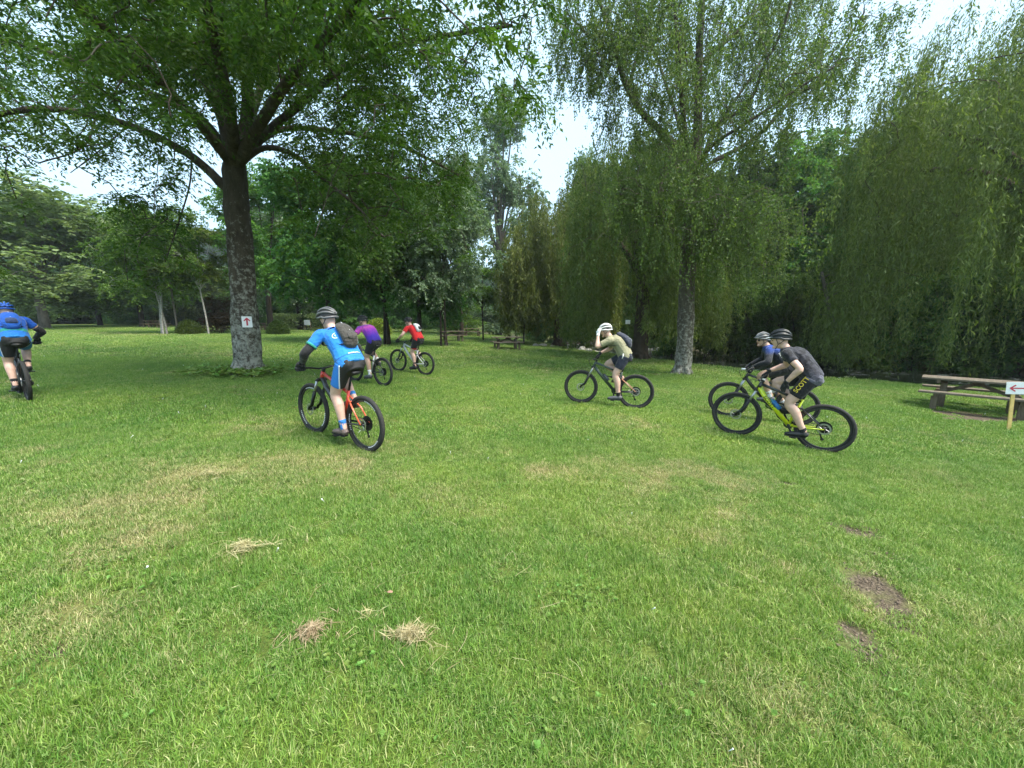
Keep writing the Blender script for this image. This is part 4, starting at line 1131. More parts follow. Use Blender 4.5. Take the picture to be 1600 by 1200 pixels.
def bicycle(name, label, mtx, c_front, c_rear, c_top=None, full=False, crank=-90, c_head=None, rim_print=False, bars='black_metal', lettering=None, light=False, c_seat=None):
    b = empty(name, matrix=mtx); tag(b, label, 'bicycle', 'mountain bikes ridden across the lawn')
    c_top = c_top or c_front; c_head = c_head or c_front; c_seat = c_seat or c_front
    dt = tube_obj('down_tube', [([HTB + .02 * HD, HTB + .25 * (BBP - HTB), BBP], [.03, .033, .032])], c_front, b, 14)
    tube_obj('top_tube', [([HTT - .025 * HD, .5 * (HTT + ST) + V3(0, 0, -.012), ST + V3(0, 0, -.015)], [.024, .021, .018])], c_top, b)
    tube_obj('head_tube', [([HTB, HTT], .029)], c_head, b, 12)
    tube_obj('seat_tube', [([BBP, ST + .03 * SEAT_DIR], .019)], c_seat, b)
    for s_ in (1, -1):
        yy = V3(0, s_ * .028, 0); ya = V3(0, s_ * .068, 0)
        if full:
            rock = BBP + .30 * SEAT_DIR + V3(-.045, 0, .0)
            tube_obj('seat_stay', [([rock + yy, rock + (RA - rock) * .5 + ya * .95, RA + ya], [.013, .010, .010])], c_rear[0], b, 8)
        else:
            tube_obj('seat_stay', [([ST - .05 * SEAT_DIR + yy * .6, ST * .5 + RA * .5 + ya * .9, RA + ya], [.010, .010, .009])], c_rear[0], b, 8)
        tube_obj('chain_stay', [([BBP + V3(-.03, s_ * .03, 0), BBP * .5 + RA * .5 + ya * .9 + V3(0, 0, -.008), RA + ya], [.016, .012, .011])], c_rear[1], b, 8)
    if full:
        sh0 = BBP + .30 * SEAT_DIR + V3(.02, 0, 0); sh1 = BBP + .52 * (HTB - BBP) + V3(0, 0, .06)
        tube_obj('shock', [([sh0, sh0 + (sh1 - sh0) * .55], .021), ([sh0 + (sh1 - sh0) * .5, sh1], .011)], M['black_metal'], b)
        tube_obj('rocker_link', [([sh0 + V3(0, .03, 0), sh0 + V3(-.07, .03, .01)], .012), ([sh0 + V3(0, -.03, 0), sh0 + V3(-.07, -.03, .01)], .012)], M['black_metal'], b)
    else:
        tube_obj('stay_bridge', [([ST * .72 + RA * .28 + V3(0, .055, 0), ST * .72 + RA * .28 + V3(0, -.055, 0)], .008)], c_rear[0], b)
    # fork
    f = MB()
    for s_ in (1, -1):
        o_ = V3(0, s_ * .066, 0)
        f.tube([CROWN + o_, CROWN + o_ - .22 * HD], .0165, 10, m=1)
        f.tube([CROWN + o_ - .17 * HD, CROWN + o_ - .40 * HD, FA + o_ + V3(-.02, 0, .04), FA + o_], [.024, .023, .02, .018], 10)
    f.tube([CROWN + V3(0, .078, 0), CROWN + V3(.01, .04, .014), CROWN + V3(.012, 0, .018), CROWN + V3(.01, -.04, .014), CROWN + V3(0, -.078, 0)], [.02, .026, .028, .026, .02], 8)
    f.tube([CROWN - .19 * HD + V3(.03, .06, 0), CROWN - .15 * HD + V3(.045, 0, .0), CROWN - .19 * HD + V3(.03, -.06, 0)], .012, 7)
    f.tube([CROWN, HTB], .02, 8)
    f.build('fork', [M['black_metal'], M['metal']], b)
    # cockpit
    tube_obj('stem', [([HTT + .005 * HD, HTT + .045 * HD], .021), ([HTT + .03 * HD, CLAMP], .017)], M['black_metal'], b)
    hb = [V3(GRIP[0], .37, GRIP[2]), V3(.885, .20, 1.017), V3(CLAMP[0], .06, CLAMP[2]), CLAMP, V3(CLAMP[0], -.06, CLAMP[2]), V3(.885, -.20, 1.017), V3(GRIP[0], -.37, GRIP[2])]
    tube_obj('handlebar', [(smooth_path(hb, 3), .013)], M['black_metal'], b)
    for s_ in (1, -1):
        tube_obj('grip', [([V3(.882, s_ * .25, 1.021), V3(GRIP[0], s_ * .375, GRIP[2])], .0175)], M['black_plastic'], b)
        tube_obj('brake_lever', [([V3(.89, s_ * .20, 1.012), V3(.925, s_ * .215, 1.005), V3(.935, s_ * .30, .995)], [.011, .008, .006])], M['black_metal'], b, 6)
        tube_obj('brake_hose', [(smooth_path([V3(.925, s_ * .20, 1.01), V3(1.02, s_ * .11, .99), V3(1.0, s_ * .03, .89), V3(.95, s_ * .03, .82)], 4), .003)], M['black_plastic'], b, 5)
    # seat
    sc_ = BBP + .665 * SEAT_DIR
    tube_obj('seatpost', [([ST - .03 * SEAT_DIR, sc_], .0155)], M['black_metal'], b)
    mb = MB(); mb.add(SADDLE[0] + sc_ + V3(.01, 0, .035), SADDLE[1]); mb.tube([sc_ + V3(-.07, .022, .012), sc_ + V3(.08, .02, .012)], .004, 5); mb.tube([sc_ + V3(-.07, -.022, .012), sc_ + V3(.08, -.02, .012)], .004, 5)
    mb.box(sc_ + V3(0, 0, .008), (.04, .05, .02)); mb.build('saddle', M['black_plastic'], b)
    # drive
    cr = empty('crankset'); cr.parent = b; cr.location = BBP; cr.rotation_euler = (0, -R(crank), 0)
    obj('crank_arms', ME['crank_arms'], cr); obj('chainring', ME['chainring'], cr)
    pl, pr = pedals(crank)
    for p in (pl, pr):
        q = obj('pedal', ME['pedal'], b); q.location = p
    yc = V3(0, -.05, 0)
    tube_obj('chain', [([BBP + yc + V3(0, 0, .066), RA + yc + V3(0, 0, .045)], .0045), ([BBP + yc - V3(0, 0, .066), RA + yc + V3(.03, 0, -.12)], .0045)], M['black_metal'], b, 5)
    mb = MB(); mb.tube([RA + V3(.0, -.075, -.02), RA + V3(.02, -.078, -.06), RA + V3(.03, -.06, -.09)], [.016, .018, .014], 7); mb.box(RA + V3(.02, -.056, -.135), (.02, .008, .11), Matrix.Rotation(.35, 3, 'Y'))
    mb.add(disc(.004, .02, 0, .006, 12)[0] + RA + V3(.03, -.056, -.09), disc(.004, .02, 0, .006, 12)[1]); mb.add(disc(.004, .022, 0, .006, 12)[0] + RA + V3(.0, -.056, -.18), disc(.004, .022, 0, .006, 12)[1])
    mb.build('rear_derailleur', M['black_metal'], b)
    wheel(b, RA, True, rim_print); wheel(b, FA, False, rim_print)
    if light:
        mb = MB(); mb.tube([CLAMP + V3(.03, .0, .035), CLAMP + V3(.10, 0, .03)], [.02, .024], 10); mb.build('bike_light', M['white_print'], b)
    return b, dt

def pedals(crank):
    a = R(crank); d = V3(math.cos(a), 0, math.sin(a)) * .172
    return BBP + d + V3(0, .135, 0), BBP - d + V3(0, -.135, 0)

def bike_matrix(X, Y, th, lean=0.0):
    p0 = V3(X, Y, gz(X, Y)); x1, y1 = X + WB * math.cos(th), Y + WB * math.sin(th); p1 = V3(x1, y1, gz(x1, y1))
    fx = nrm(p1 - p0); up = V3(0, 0, 1); fy = nrm(np.cross(up, fx)); fz = np.cross(fx, fy)
    m = Matrix(((fx[0], fy[0], fz[0], p0[0]), (fx[1], fy[1], fz[1], p0[1]), (fx[2], fy[2], fz[2], p0[2] - .012), (0, 0, 0, 1)))
    return m @ Matrix.Rotation(lean, 4, 'X')

def bottle(label, mtx, c_body, c_cap, base=None, axis_=None):
    ax_ = nrm(HTB - BBP) if axis_ is None else nrm(axis_)
    p = (BBP + (HTB - BBP) * .30 + V3(-.0, 0, .075)) if base is None else base
    t = empty('water_bottle', matrix=mtx); tag(t, label, 'bottle', 'drink bottles on the bikes')
    mb = MB(); mb.tube([p, p + ax_ * .012, p + ax_ * .09, p + ax_ * .10, p + ax_ * .115, p + ax_ * .155], [.030, .0365, .0365, .032, .0365, .034], 14); mb.build('bottle_body', c_body, t)
    mb = MB(); mb.tube([p + ax_ * .155, p + ax_ * .175, p + ax_ * .176, p + ax_ * .20], [.033, .030, .012, .011], 12); mb.build('bottle_cap', c_cap, t)
    return t

# ---------------------------------------------------------------- people
def bake(name, v, f, voxel, smooth_it, material, parent, matrix=None, decim=None):
    me = new_mesh(name + '_raw', v, f, [])
    o = bpy.data.objects.new(name + '_raw', me); COL.objects.link(o)
    r_ = o.modifiers.new('r', 'REMESH'); r_.mode = 'VOXEL'; r_.voxel_size = voxel
    if smooth_it: s_ = o.modifiers.new('s', 'SMOOTH'); s_.factor = .5; s_.iterations = smooth_it
    if decim: d_ = o.modifiers.new('d', 'DECIMATE'); d_.ratio = decim
    dg = bpy.context.evaluated_depsgraph_get()
    m2 = bpy.data.meshes.new_from_object(o.evaluated_get(dg)); m2.name = name
    bpy.data.objects.remove(o); bpy.data.meshes.remove(me)
    m2.materials.clear(); m2.materials.append(material)
    m2.polygons.foreach_set('use_smooth', np.ones(len(m2.polygons), bool))
    return obj(name, m2, parent)

def loft(mb, pts, ru, rv, side=(0, 1, 0), k=4, n=14):
    """ru along side, rv across"""
    P = smooth_path(pts, k); t = np.linspace(0, 1, len(pts)); tt = np.linspace(0, 1, len(P))
    v, f = tube(P, np.interp(tt, t, ru), n, True, np.asarray(side, float), np.interp(tt, t, rv)); mb.add(v, f)

def ik(a, b, l1, l2, bend):
    d = b - a; L = min(np.linalg.norm(d), (l1 + l2) * .999); u = nrm(d)
    x = (l1 * l1 - l2 * l2 + L * L) / (2 * L); h = math.sqrt(max(l1 * l1 - x * x, 0))
    w = np.asarray(bend, float); w = nrm(w - u * (w @ u)); return a + u * x + w * h

def rot_head(yaw, pitch, roll=0.0):
    return np.array(Matrix.Rotation(yaw, 3, 'Z') @ Matrix.Rotation(pitch, 3, 'Y') @ Matrix.Rotation(roll, 3, 'X'))

SKIN = plain('skin', (.60, .375, .295), .5, 0, .16, 14, .25)
SKIN_TAN = plain('skin_tanned', (.50, .30, .215), .5, 0, .10, 25)

def grip_hand(mb, c, s_, fdir):
    """five fingers closed round a bar that runs along y at c"""
    back = nrm(np.asarray(fdir)); up = nrm(np.cross(back, [0, s_ * 1.0, 0])) * s_
    if up[2] < 0: up = -up
    fr = -back; fr = nrm(V3(fr[0], 0, fr[2])); up = V3(-fr[2], 0, fr[0])
    w = c + back * .085 + up * .025
    for a_ in (0,):
        P = [w, c + back * .05 + up * .03, c + up * .030 + fr * .002]
        v, f = tube(smooth_path(P, 3), [.028, .034, .040, .043, .043, .042, .040], 10, True, (0, 1, 0), [.024, .022, .020, .018, .016, .015, .013]); mb.add(v, f)
    for i, (dy, ln) in enumerate([(.033, .95), (.011, 1.05), (-.011, 1.0), (-.032, .85)]):
        q = c + V3(0, s_ * -dy, 0); rr = .029
        pts = [q + up * .032 - fr * .004, q + up * .026 + fr * .022, q + fr * (rr + .004) - up * .004, q + fr * .020 * ln - up * .026, q - fr * .004 - up * .028 * ln]
        v, f = tube(smooth_path(pts, 2), np.linspace(.0105, .0085, 9), 7); mb.add(v, f)
    pts = [w + V3(0, -s_ * .03, -.01), c + back * .045 + V3(0, -s_ * .048, .0), c + back * .010 - up * .028 + V3(0, -s_ * .05, 0), c + fr * .018 - up * .03 + V3(0, -s_ * .040, 0)]
    v, f = tube(smooth_path(pts, 2), np.linspace(.013, .009, 7), 7); mb.add(v, f)
    return w

def open_hand(mb, wrist, d, palm, s_, curl=.5):
    """relaxed hand leaving the wrist along d, palm facing palm"""
    d = nrm(d); palm = nrm(np.asarray(palm) - d * (np.asarray(palm) @ d)); lat = np.cross(d, palm) * s_
    v, f = tube([wrist, wrist + d * .03, wrist + d * .07, wrist + d * .092], [.027, .036, .042, .040], 10, True, lat, [.021, .019, .016, .013]); mb.add(v, f)
    for i, (k, ln) in enumerate([(.030, .070), (.010, .080), (-.010, .075), (-.029, .058)]):
        q = wrist + d * .085 + lat * k
        p2 = q + d * ln * .45 + palm * ln * .15 * curl; p3 = p2 + (d * (1 - .5 * curl) + palm * .8 * curl) * ln * .33; p4 = p3 + (d * (.8 - .8 * curl) + palm * 1.0 * curl + d * .1) * ln * .3
        v, f = tube([q - d * .01, p2, p3, p4], [.0105, .0098, .009, .0075], 7); mb.add(v, f)
    q = wrist + d * .03 + lat * .030
    v, f = tube([q, q + d * .025 + lat * .025 + palm * .008, q + d * .055 + lat * .032 + palm * .016], [.014, .012, .009], 7); mb.add(v, f)

def rider(name, label, mtx, c, lean=50, crank=-90, head=(0, 0.15), left_arm='bar', right_arm='bar', hump=.05, size=1.0, hip_up=0.0, hip_back=0.0, sleeve=.55, short=.72, long_sleeve=False, warmer=None, skin=None, glasses=False, visor=True, neck=62, sock_h=.10):
    skin = skin or SKIN
    t = empty(name, matrix=mtx); tag(t, label, 'person', 'riders crossing the lawn')
    S_ = BBP + .665 * SEAT_DIR + V3(0, 0, .05)
    hip = S_ + V3(.03 - hip_back, 0, .085 + hip_up)
    la = R(lean); td = V3(math.cos(la), 0, math.sin(la)); tn = V3(-math.sin(la), 0, math.cos(la))
    TL = .50 * size
    c7 = hip + td * TL + tn * .0
    waist = hip + td * TL * .33 + tn * hump * .8; chest = hip + td * TL * .68 + tn * hump
    pl, pr = pedals(crank)
    legs = []
    for s_, P in ((1, pl), (-1, pr)):
        h = hip + V3(.0, s_ * .088, 0); tilt = .12
        ank = P + V3(-.115, -s_ * .035, .125); kn = ik(h, ank, .435 * size, .43 * size, (1, s_ * .12, .25)); legs.append((h, kn, ank, P, s_))
    arms = []
    sh_c = c7 - td * .045 * size - tn * .015
    for s_, mode in ((1, left_arm), (-1, right_arm)):
        sh = sh_c + V3(0, s_ * .175 * size, 0) 
        if mode == 'bar':
            g_ = V3(GRIP[0], s_ * GRIP[1], GRIP[2]); fd = nrm(sh - g_); wr = g_ + fd * .08 + V3(0, 0, .02)
            el = ik(sh, wr, .29 * size, .255 * size, (-.2, s_ * .8, -.55)); arms.append((sh, el, wr, s_, 'bar', g_))
        else:
            wr = np.asarray(mode['wrist'], float); el = ik(sh, wr, .29 * size, .255 * size, mode['bend']); arms.append((sh, el, wr, s_, mode, None))
    nd = V3(math.cos(R(neck)), 0, math.sin(R(neck)))
    hc = c7 + nd * .135 * size + V3(.035, 0, .012)
    HM = rot_head(*head)
    def H(p): return hc + (HM @ (np.asarray(p, float).T * size)).T
    # ---- body: one continuous skin
    mb = MB()
    loft(mb, [hip - td * .12, hip - td * .03, waist, chest, c7 - td * .05, c7], [.12, .158, .142, .160, .150, .06], [.09, .118, .108, .118, .088, .06])
    for h, kn, ank, P, s_ in legs:
        m1 = h + (kn - h) * .5; c1 = kn + (ank - kn) * .32 + V3(-.018, 0, 0); c2 = kn + (ank - kn) * .75
        loft(mb, [h, m1, kn, c1, c2, ank, ank + V3(.0, 0, -.05)], [.098, .085, .061, .063, .046, .039, .038], [.106, .091, .066, .070, .049, .043, .042])
        mb.sphere(h + V3(-.045, s_ * -.01, -.0), (.095, .085, .10))
        mb.tube([ank + V3(-.04, 0, -.06), ank + V3(.05, 0, -.07), P + V3(.05, -s_ * .03, .045)], [.034, .036, .028], 8)
    for sh, el, wr, s_, mode, g_ in arms:
        mb.sphere(sh, (.062, .062, .062))
        loft(mb, [c7 - td * .06 + V3(0, s_ * .06, 0), sh, sh + (el - sh) * .5, el, el + (wr - el) * .3, wr], [.06, .061, .053, .045, .047, .030], [.06, .060, .054, .045, .046, .028])
        if mode == 'bar': grip_hand(mb, g_, s_, el - g_)
        else: open_hand(mb, wr, mode['dir'], mode['palm'], s_, mode.get('curl', .5))
    loft(mb, [c7 - nd * .04, c7 + nd * .06, hc - V3(0, 0, .03)], [.066, .056, .055], [.066, .058, .055])
    v, f = sphere(20, 14); v = v.copy()
    jaw = np.clip(-v[:, 2], 0, 1); v[:, 1] *= 1 - .28 * jaw; v[:, 0] = v[:, 0] * (1 - .10 * jaw) + .10 * jaw * (v[:, 0] > -.2)
    mb.add(H(v * [.098, .076, .120]), f)
    v, f = sphere(8, 6)
    mb.add(H(v * [.018, .013, .024] + [.102, 0, -.012]), f); mb.add(H(v * [.012, .012, .018] + [.098, 0, .008]), f)     # nose
    mb.add(H(v * [.03, .03, .02] + [.070, 0, -.098]), f)                                                                    # chin
    for s_ in (1, -1):
        mb.add(H(v * [.020, .010, .032] + [-.008, s_ * .078, -.01]), f)                                                  # ears
        mb.add(H(v * [.016, .022, .008] + [.086, s_ * .032, .022]), f)                                                   # brows
    bake('body', np.concatenate(mb.v), mb.f, .0100, 2, skin, t, None, .5)
    # ---- face
    for s_ in (1, -1):
        mb = MB(); mb.add(H(v * [.008, .013, .008] + [.089, s_ * .031, .006]), f); e = mb.build('eye', c['eye'] if 'eye' in c else EYE, t)
    mb = MB(); mb.add(H(v * [.010, .024, .006] + [.094, 0, -.054]), f); mb.build('mouth', LIPS, t)
    if glasses:
        mb = MB()
        for s_ in (1, -1): mb.add(H(v * [.010, .032, .020] + [.096, s_ * .033, .006]), f)
        mb.add(*tube(H([[.095, .062, .012], [.04, .083, .012], [-.01, .084, .010]]), .004, 5)); mb.add(*tube(H([[.095, -.062, .012], [.04, -.083, .012], [-.01, -.084, .010]]), .004, 5)); mb.add(*tube(H([[.104, .02, .012], [.104, -.02, .012]]), .004, 5))
        mb.build('sunglasses', M['black_plastic'], t)
    # ---- helmet: dark liner, shell of ribs, rim, visor, straps
    hel = empty('helmet'); hel.parent = t
    lv_, lf_ = sphere(18, 12); keep_ = lv_[:, 2] > -.30
    mb = MB(); v2 = lv_.copy(); v2[:, 2] = np.maximum(v2[:, 2], -.12 - .14 * (v2[:, 0] < 0)); mb.add(H(v2 * [.122, .094, .108] + [-.006, 0, .045]), lf_); mb.build('liner', M['black_plastic'], hel)
    mb = MB()
    for k in range(-2, 3):
        a0 = k * .56
        pts = []
        for u in np.linspace(.10, math.pi - .10, 13):
            pts.append([.130 * math.cos(u) - .004, .101 * math.sin(a0) * math.sin(u), .044 + .116 * math.cos(a0) * math.sin(u)])
        pv, pf = tube(H(smooth_path(pts, 1)), [.0135 * size] * 13, 7, True); mb.add(pv, pf)
    ang = np.linspace(0, 2 * np.pi, 25)
    ring = np.stack([.129 * np.cos(ang) - .006, .102 * np.sin(ang), .038 - .016 * (np.cos(ang) < -.2) + .006 * np.cos(ang)], 1)
    mb.add(*tube(H(ring), .014 * size, 7, False)); mb.build('shell', c['helmet'], hel)
    if visor:
        vx = []
        for y_ in np.linspace(-1, 1, 7): vx.append([.118 - .03 * y_ * y_, .075 * y_, .062]); 
        for y_ in np.linspace(-1, 1, 7): vx.append([.178 - .045 * y_ * y_, .068 * y_, .052])
        vx = np.array(vx); top = np.concatenate([vx, vx - [0, 0, .006]])
        ff_ = [(i, i + 1, i + 8, i + 7) for i in range(6)] + [(14 + i, 14 + i + 7, 14 + i + 8, 14 + i + 1) for i in range(6)] + [(7 + i, 8 + i, 22 + i, 21 + i) for i in range(6)]
        mb = MB(); mb.add(H(top), ff_); mb.build('visor', c.get('visor', c['helmet']), hel)
    for s_ in (1, -1):
        mb = MB(); mb.add(*tube(H([[.05, s_ * .088, .03], [.025, s_ * .083, -.05], [.05, s_ * .045, -.112], [.055, 0, -.122]]), .005, 5)); mb.add(*tube(H([[-.06, s_ * .085, .02], [-.01, s_ * .084, -.03], [.025, s_ * .083, -.05]]), .005, 5)); mb.build('chin_strap', M['black_plastic'], hel)
    # ---- jersey
    mb = MB()
    loft(mb, [hip - td * .075 + tn * .03, hip + td * .01 + tn * .015, waist, chest, c7 - td * .06, c7 + td * .005, c7 + nd * .045], [.172, .192, .178, .196, .182, .104, .068], [.134, .156, .146, .150, .116, .088, .068])
    for sh, el, wr, s_, mode, g_ in arms:
        mb.sphere(sh, (.074, .074, .074))
        u_ = 1.0 if long_sleeve else sleeve
        e2 = sh + (el - sh) * u_
        P = [c7 - td * .06 + V3(0, s_ * .06, 0), sh, sh + (e2 - sh) * .5, e2]; a1, a2 = [.078, .077, .070, .067 if not long_sleeve else .058], [.078, .076, .070, .067 if not long_sleeve else .058]
        if long_sleeve: P += [el + (wr - el) * .4, wr - (wr - el) * .06]; a1 += [.056, .039]; a2 += [.056, .038]
        loft(mb, P, a1, a2)
    jersey = bake('jersey', np.concatenate(mb.v), mb.f, .0115, 2, c['jersey'], t, None, .7)
    # ---- shorts
    mb = MB()
    loft(mb, [hip - td * .14, hip - td * .04, hip + td * .07], [.125, .168, .155], [.098, .128, .115])
    for h, kn, ank, P, s_ in legs:
        e2 = h + (kn - h) * short
        loft(mb, [h, h + (e2 - h) * .5, e2], [.110, .102, .088], [.118, .109, .095]); mb.sphere(h + V3(-.045, -s_ * .01, 0), (.104, .094, .108))
    shorts = bake('shorts', np.concatenate(mb.v), mb.f, .0115, 2, c['shorts'], t)
    # ---- shoes and socks
    for h, kn, ank, P, s_ in legs:
        mb = MB(); y_ = V3(0, -s_ * .03, 0)
        loft(mb, [ank + V3(-.065, 0, -.075), ank + V3(-.03, 0, -.062), P + y_ + V3(-.03, 0, .055), P + y_ + V3(.05, 0, .042), P + y_ + V3(.105, 0, .034)], [.030, .038, .043, .046, .026], [.036, .045, .042, .030, .018], k=3)
        mb.tube([ank + V3(-.012, 0, -.07), ank + V3(-.006, 0, -.018)], [.048, .043], 10)
        bake('shoe', np.concatenate(mb.v), mb.f, .0075, 1, c['shoe'], t)
        mb = MB(); mb.box(P + y_ + V3(-.025, 0, .012), (.27, .078, .016), bev=.006); mb.build('shoe_sole', c.get('sole', M['black_plastic']), t, False)
        if sock_h:
            q = ank + nrm(kn - ank) * sock_h; mb = MB(); loft(mb, [ank + V3(0, 0, -.03), ank + nrm(kn - ank) * sock_h * .5, q], [.042, .042, .047], [.045, .046, .052], n=12); mb.build('sock', c['sock'], t)
    # ---- gloves and arm warmers
    for sh, el, wr, s_, mode, g_ in arms:
        if c.get('glove'):
            mb = MB()
            if mode == 'bar': grip_hand(mb, g_, s_, el - g_); wv_ = g_ + nrm(el - g_) * .085
            else: open_hand(mb, wr, mode['dir'], mode['palm'], s_, mode.get('curl', .5)); wv_ = wr
            vv = np.concatenate(mb.v)
            o2 = bake('glove', vv, mb.f, .0065, 0, c['glove'] if not (mode != 'bar' and 'glove2' in c) else c['glove2'], t)
            dm = o2.data; n_ = np.zeros(len(dm.vertices) * 3); dm.vertices.foreach_get('normal', n_); p_ = np.zeros_like(n_); dm.vertices.foreach_get('co', p_); dm.vertices.foreach_set('co', p_ + n_ * .005)
            mb = MB(); fd = nrm(el - wr); mb.tube([wr - fd * .01, wr + fd * .03], .036, 12); mb.build('cuff', c['glove'] if not (mode != 'bar' and 'glove2' in c) else c['glove2'], t)
        if warmer:
            a_, b_ = el + (sh - el) * .38, wr - (wr - el) * .04
            mb = MB(); loft(mb, [a_, el, el + (wr - el) * .35, b_], [.058, .054, .054, .038], [.058, .054, .053, .036]); mb.build('arm_warmer', warmer, t)
    info = dict(hip=hip, td=td, tn=tn, c7=c7, waist=waist, chest=chest, legs=legs, arms=arms, hc=hc, jersey=jersey, shorts=shorts, t=t, H=H)
    return info

EYE = plain('eye', (.03, .02, .015), .2)
LIPS = plain('lips', (.36, .14, .12), .5)

def backpack(label, mtx, I, c_body, c_trim, w=.125, L=.40, d=.085, up=.02, mats=None):
    """small riding pack lying along the rider's back"""
    t = empty('backpack', matrix=mtx); tag(t, label, 'backpack', 'packs on the riders backs')
    td, tn, c7, hip = I['td'], I['tn'], I['c7'], I['hip']
    top = c7 - td * .03 + tn * (.165 + up); bot = top - td * L - tn * .0
    mid_ = (top + bot) / 2 + tn * .035
    mb = MB(); loft(mb, [top + td * .01 - tn * .02, top - td * .03, mid_ + td * .05, mid_ - td * .08, bot + td * .03, bot - td * .005 - tn * .02], [w * .45, w * .8, w, w, w * .85, w * .5], [d * .3, d * .6, d * .85, d, d * .8, d * .35], k=3, n=16)
    bake('pack_body', np.concatenate(mb.v), mb.f, .010, 2, c_body, t)
    mb = MB(); loft(mb, [mid_ - td * .02 + tn * d * .75, mid_ - td * .10 + tn * d * .85, bot + td * .05 + tn * d * .55], [w * .55, w * .62, w * .5], [.018, .026, .015], k=3, n=12); mb.build('pocket', c_trim, t)
    mb = MB(); z0 = top + tn * d * .45; mb.tube([z0, mid_ + tn * d * .92, ], .006, 6); mb.build('zip_line', M['white_print'] if mats is None else mats, t)
    sh_c = I['arms'][0][0]
    for s_ in (1, -1):
        sh = I['arms'][0 if s_ > 0 else 1][0]
        P = [top + V3(0, s_ * w * .5, 0) - tn * .06, sh + V3(0, -s_ * .075, 0) + tn * .058 + td * .03, sh + V3(0, -s_ * .06, 0) + td * .075 - tn * .03, sh + V3(0, -s_ * .03, 0) - tn * .09 - td * .07, I['chest'] - td * .06 + V3(0, s_ * .163, 0) - tn * .03, mid_ - td * .13 + V3(0, s_ * w * .8, 0) - tn * .04]
        mb = MB(); P = smooth_path(P, 4); v, f = tube(P, .020, 8, True, (0, 1, 0), .007); mb.add(v, f); mb.build('shoulder_strap', M['black_plastic'], t)
    return t

def print_text(name, body, target, c_, right, up, height, material, parent, off=.004, bold=.0, squeeze=1.0, reach=.25, lift=.12):
    """flat lettering laid onto a surface"""
    cu = bpy.data.curves.new(name, 'FONT'); cu.body = body; cu.size = 1; cu.align_x = 'CENTER'; cu.align_y = 'CENTER'; cu.offset = bold; cu.resolution_u = 3
    o = bpy.data.objects.new(name, cu); COL.objects.link(o)
    dg = bpy.context.evaluated_depsgraph_get(); me = bpy.data.meshes.new_from_object(o.evaluated_get(dg)); bpy.data.objects.remove(o); bpy.data.curves.remove(cu)
    bm = bmesh.new(); bm.from_mesh(me); bmesh.ops.triangulate(bm, faces=bm.faces[:])
    bmesh.ops.subdivide_edges(bm, edges=[e for e in bm.edges if e.calc_length() > .25], cuts=2)
    bm.to_mesh(me); bm.free()
    right = nrm(right); up = nrm(np.asarray(up) - right * (np.asarray(up) @ right)); nr = np.cross(right, up)
    tm = target.data; bvh = BVHTree.FromPolygons([v.co.copy() for v in tm.vertices], [tuple(p.vertices) for p in tm.polygons])
    for v in me.vertices:
        p = np.asarray(c_) + right * v.co.x * height * squeeze + up * v.co.y * height
        hit = bvh.ray_cast(Vector(p + nr * lift), Vector(-nr), reach)
        q = np.array(hit[0]) + nr * off if hit[0] is not None else p
        v.co = Vector(q)
    me.materials.clear(); me.materials.append(material)
    return obj(name, me, parent)

def cloth(name, stops=None, base=(.1, .1, .1), axis_=None, lo=0, hi=1, noise=0.0, rough=.75, speck=None):
    """knitted cloth: a plain colour or a printed fade along a direction of the garment"""
    m, t, n, l, b = mat(name)
    b.inputs['Roughness'].default_value = rough; b.inputs['Specular IOR Level'].default_value = .25; b.inputs['Sheen Weight'].default_value = .15
    tc = n.new('ShaderNodeTexCoord'); no = n.new('ShaderNodeTexNoise'); no.inputs['Scale'].default_value = 14; no.inputs['Detail'].default_value = 3
    l.new(tc.outputs['Object'], no.inputs['Vector'])
    if stops:
        dt_ = n.new('ShaderNodeVectorMath'); dt_.operation = 'DOT_PRODUCT'; dt_.inputs[1].default_value = axis_; l.new(tc.outputs['Object'], dt_.inputs[0])
        ad = n.new('ShaderNodeMath'); ad.operation = 'MULTIPLY_ADD'; ad.inputs[1].default_value = noise; l.new(no.outputs['Fac'], ad.inputs[0]); l.new(dt_.outputs['Value'], ad.inputs[2])
        mr = n.new('ShaderNodeMapRange'); mr.inputs['From Min'].default_value = lo; mr.inputs['From Max'].default_value = hi; l.new(ad.outputs[0], mr.inputs['Value'])
        r = ramp(n, stops); l.new(mr.outputs['Result'], r.inputs['Fac']); col = r.outputs['Color']
    else:
        rr = n.new('ShaderNodeRGB'); rr.outputs[0].default_value = rgb(base); col = rr.outputs[0]
    if speck:
        vo = n.new('ShaderNodeTexVoronoi'); vo.inputs['Scale'].default_value = speck[1]; l.new(tc.outputs['Object'], vo.inputs['Vector'])
        sr = ramp(n, [(.45, (0, 0, 0)), (.55, (1, 1, 1))]); l.new(vo.outputs['Color'], sr.inputs['Fac'])
        mx = n.new('ShaderNodeMix'); mx.data_type = 'RGBA'; mx.inputs[7].default_value = rgb(speck[0])
        ml = n.new('ShaderNodeMath'); ml.operation = 'MULTIPLY'; ml.inputs[1].default_value = speck[2]; l.new(sr.outputs['Color'], ml.inputs[0])
        l.new(ml.outputs[0], mx.inputs[0]); l.new(col, mx.inputs[6]); col = mx.outputs[2]
    l.new(col, b.inputs['Base Color'])
    n2 = n.new('ShaderNodeTexNoise'); n2.inputs['Scale'].default_value = 11; n2.inputs['Detail'].default_value = 3; n2.inputs['Distortion'].default_value = 1.2; l.new(tc.outputs['Object'], n2.inputs['Vector'])
    bp = n.new('ShaderNodeBump'); bp.inputs['Strength'].default_value = .75; bp.inputs['Distance'].default_value = .035; l.new(n2.outputs['Fac'], bp.inputs['Height']); l.new(bp.outputs['Normal'], b.inputs['Normal'])
    return m

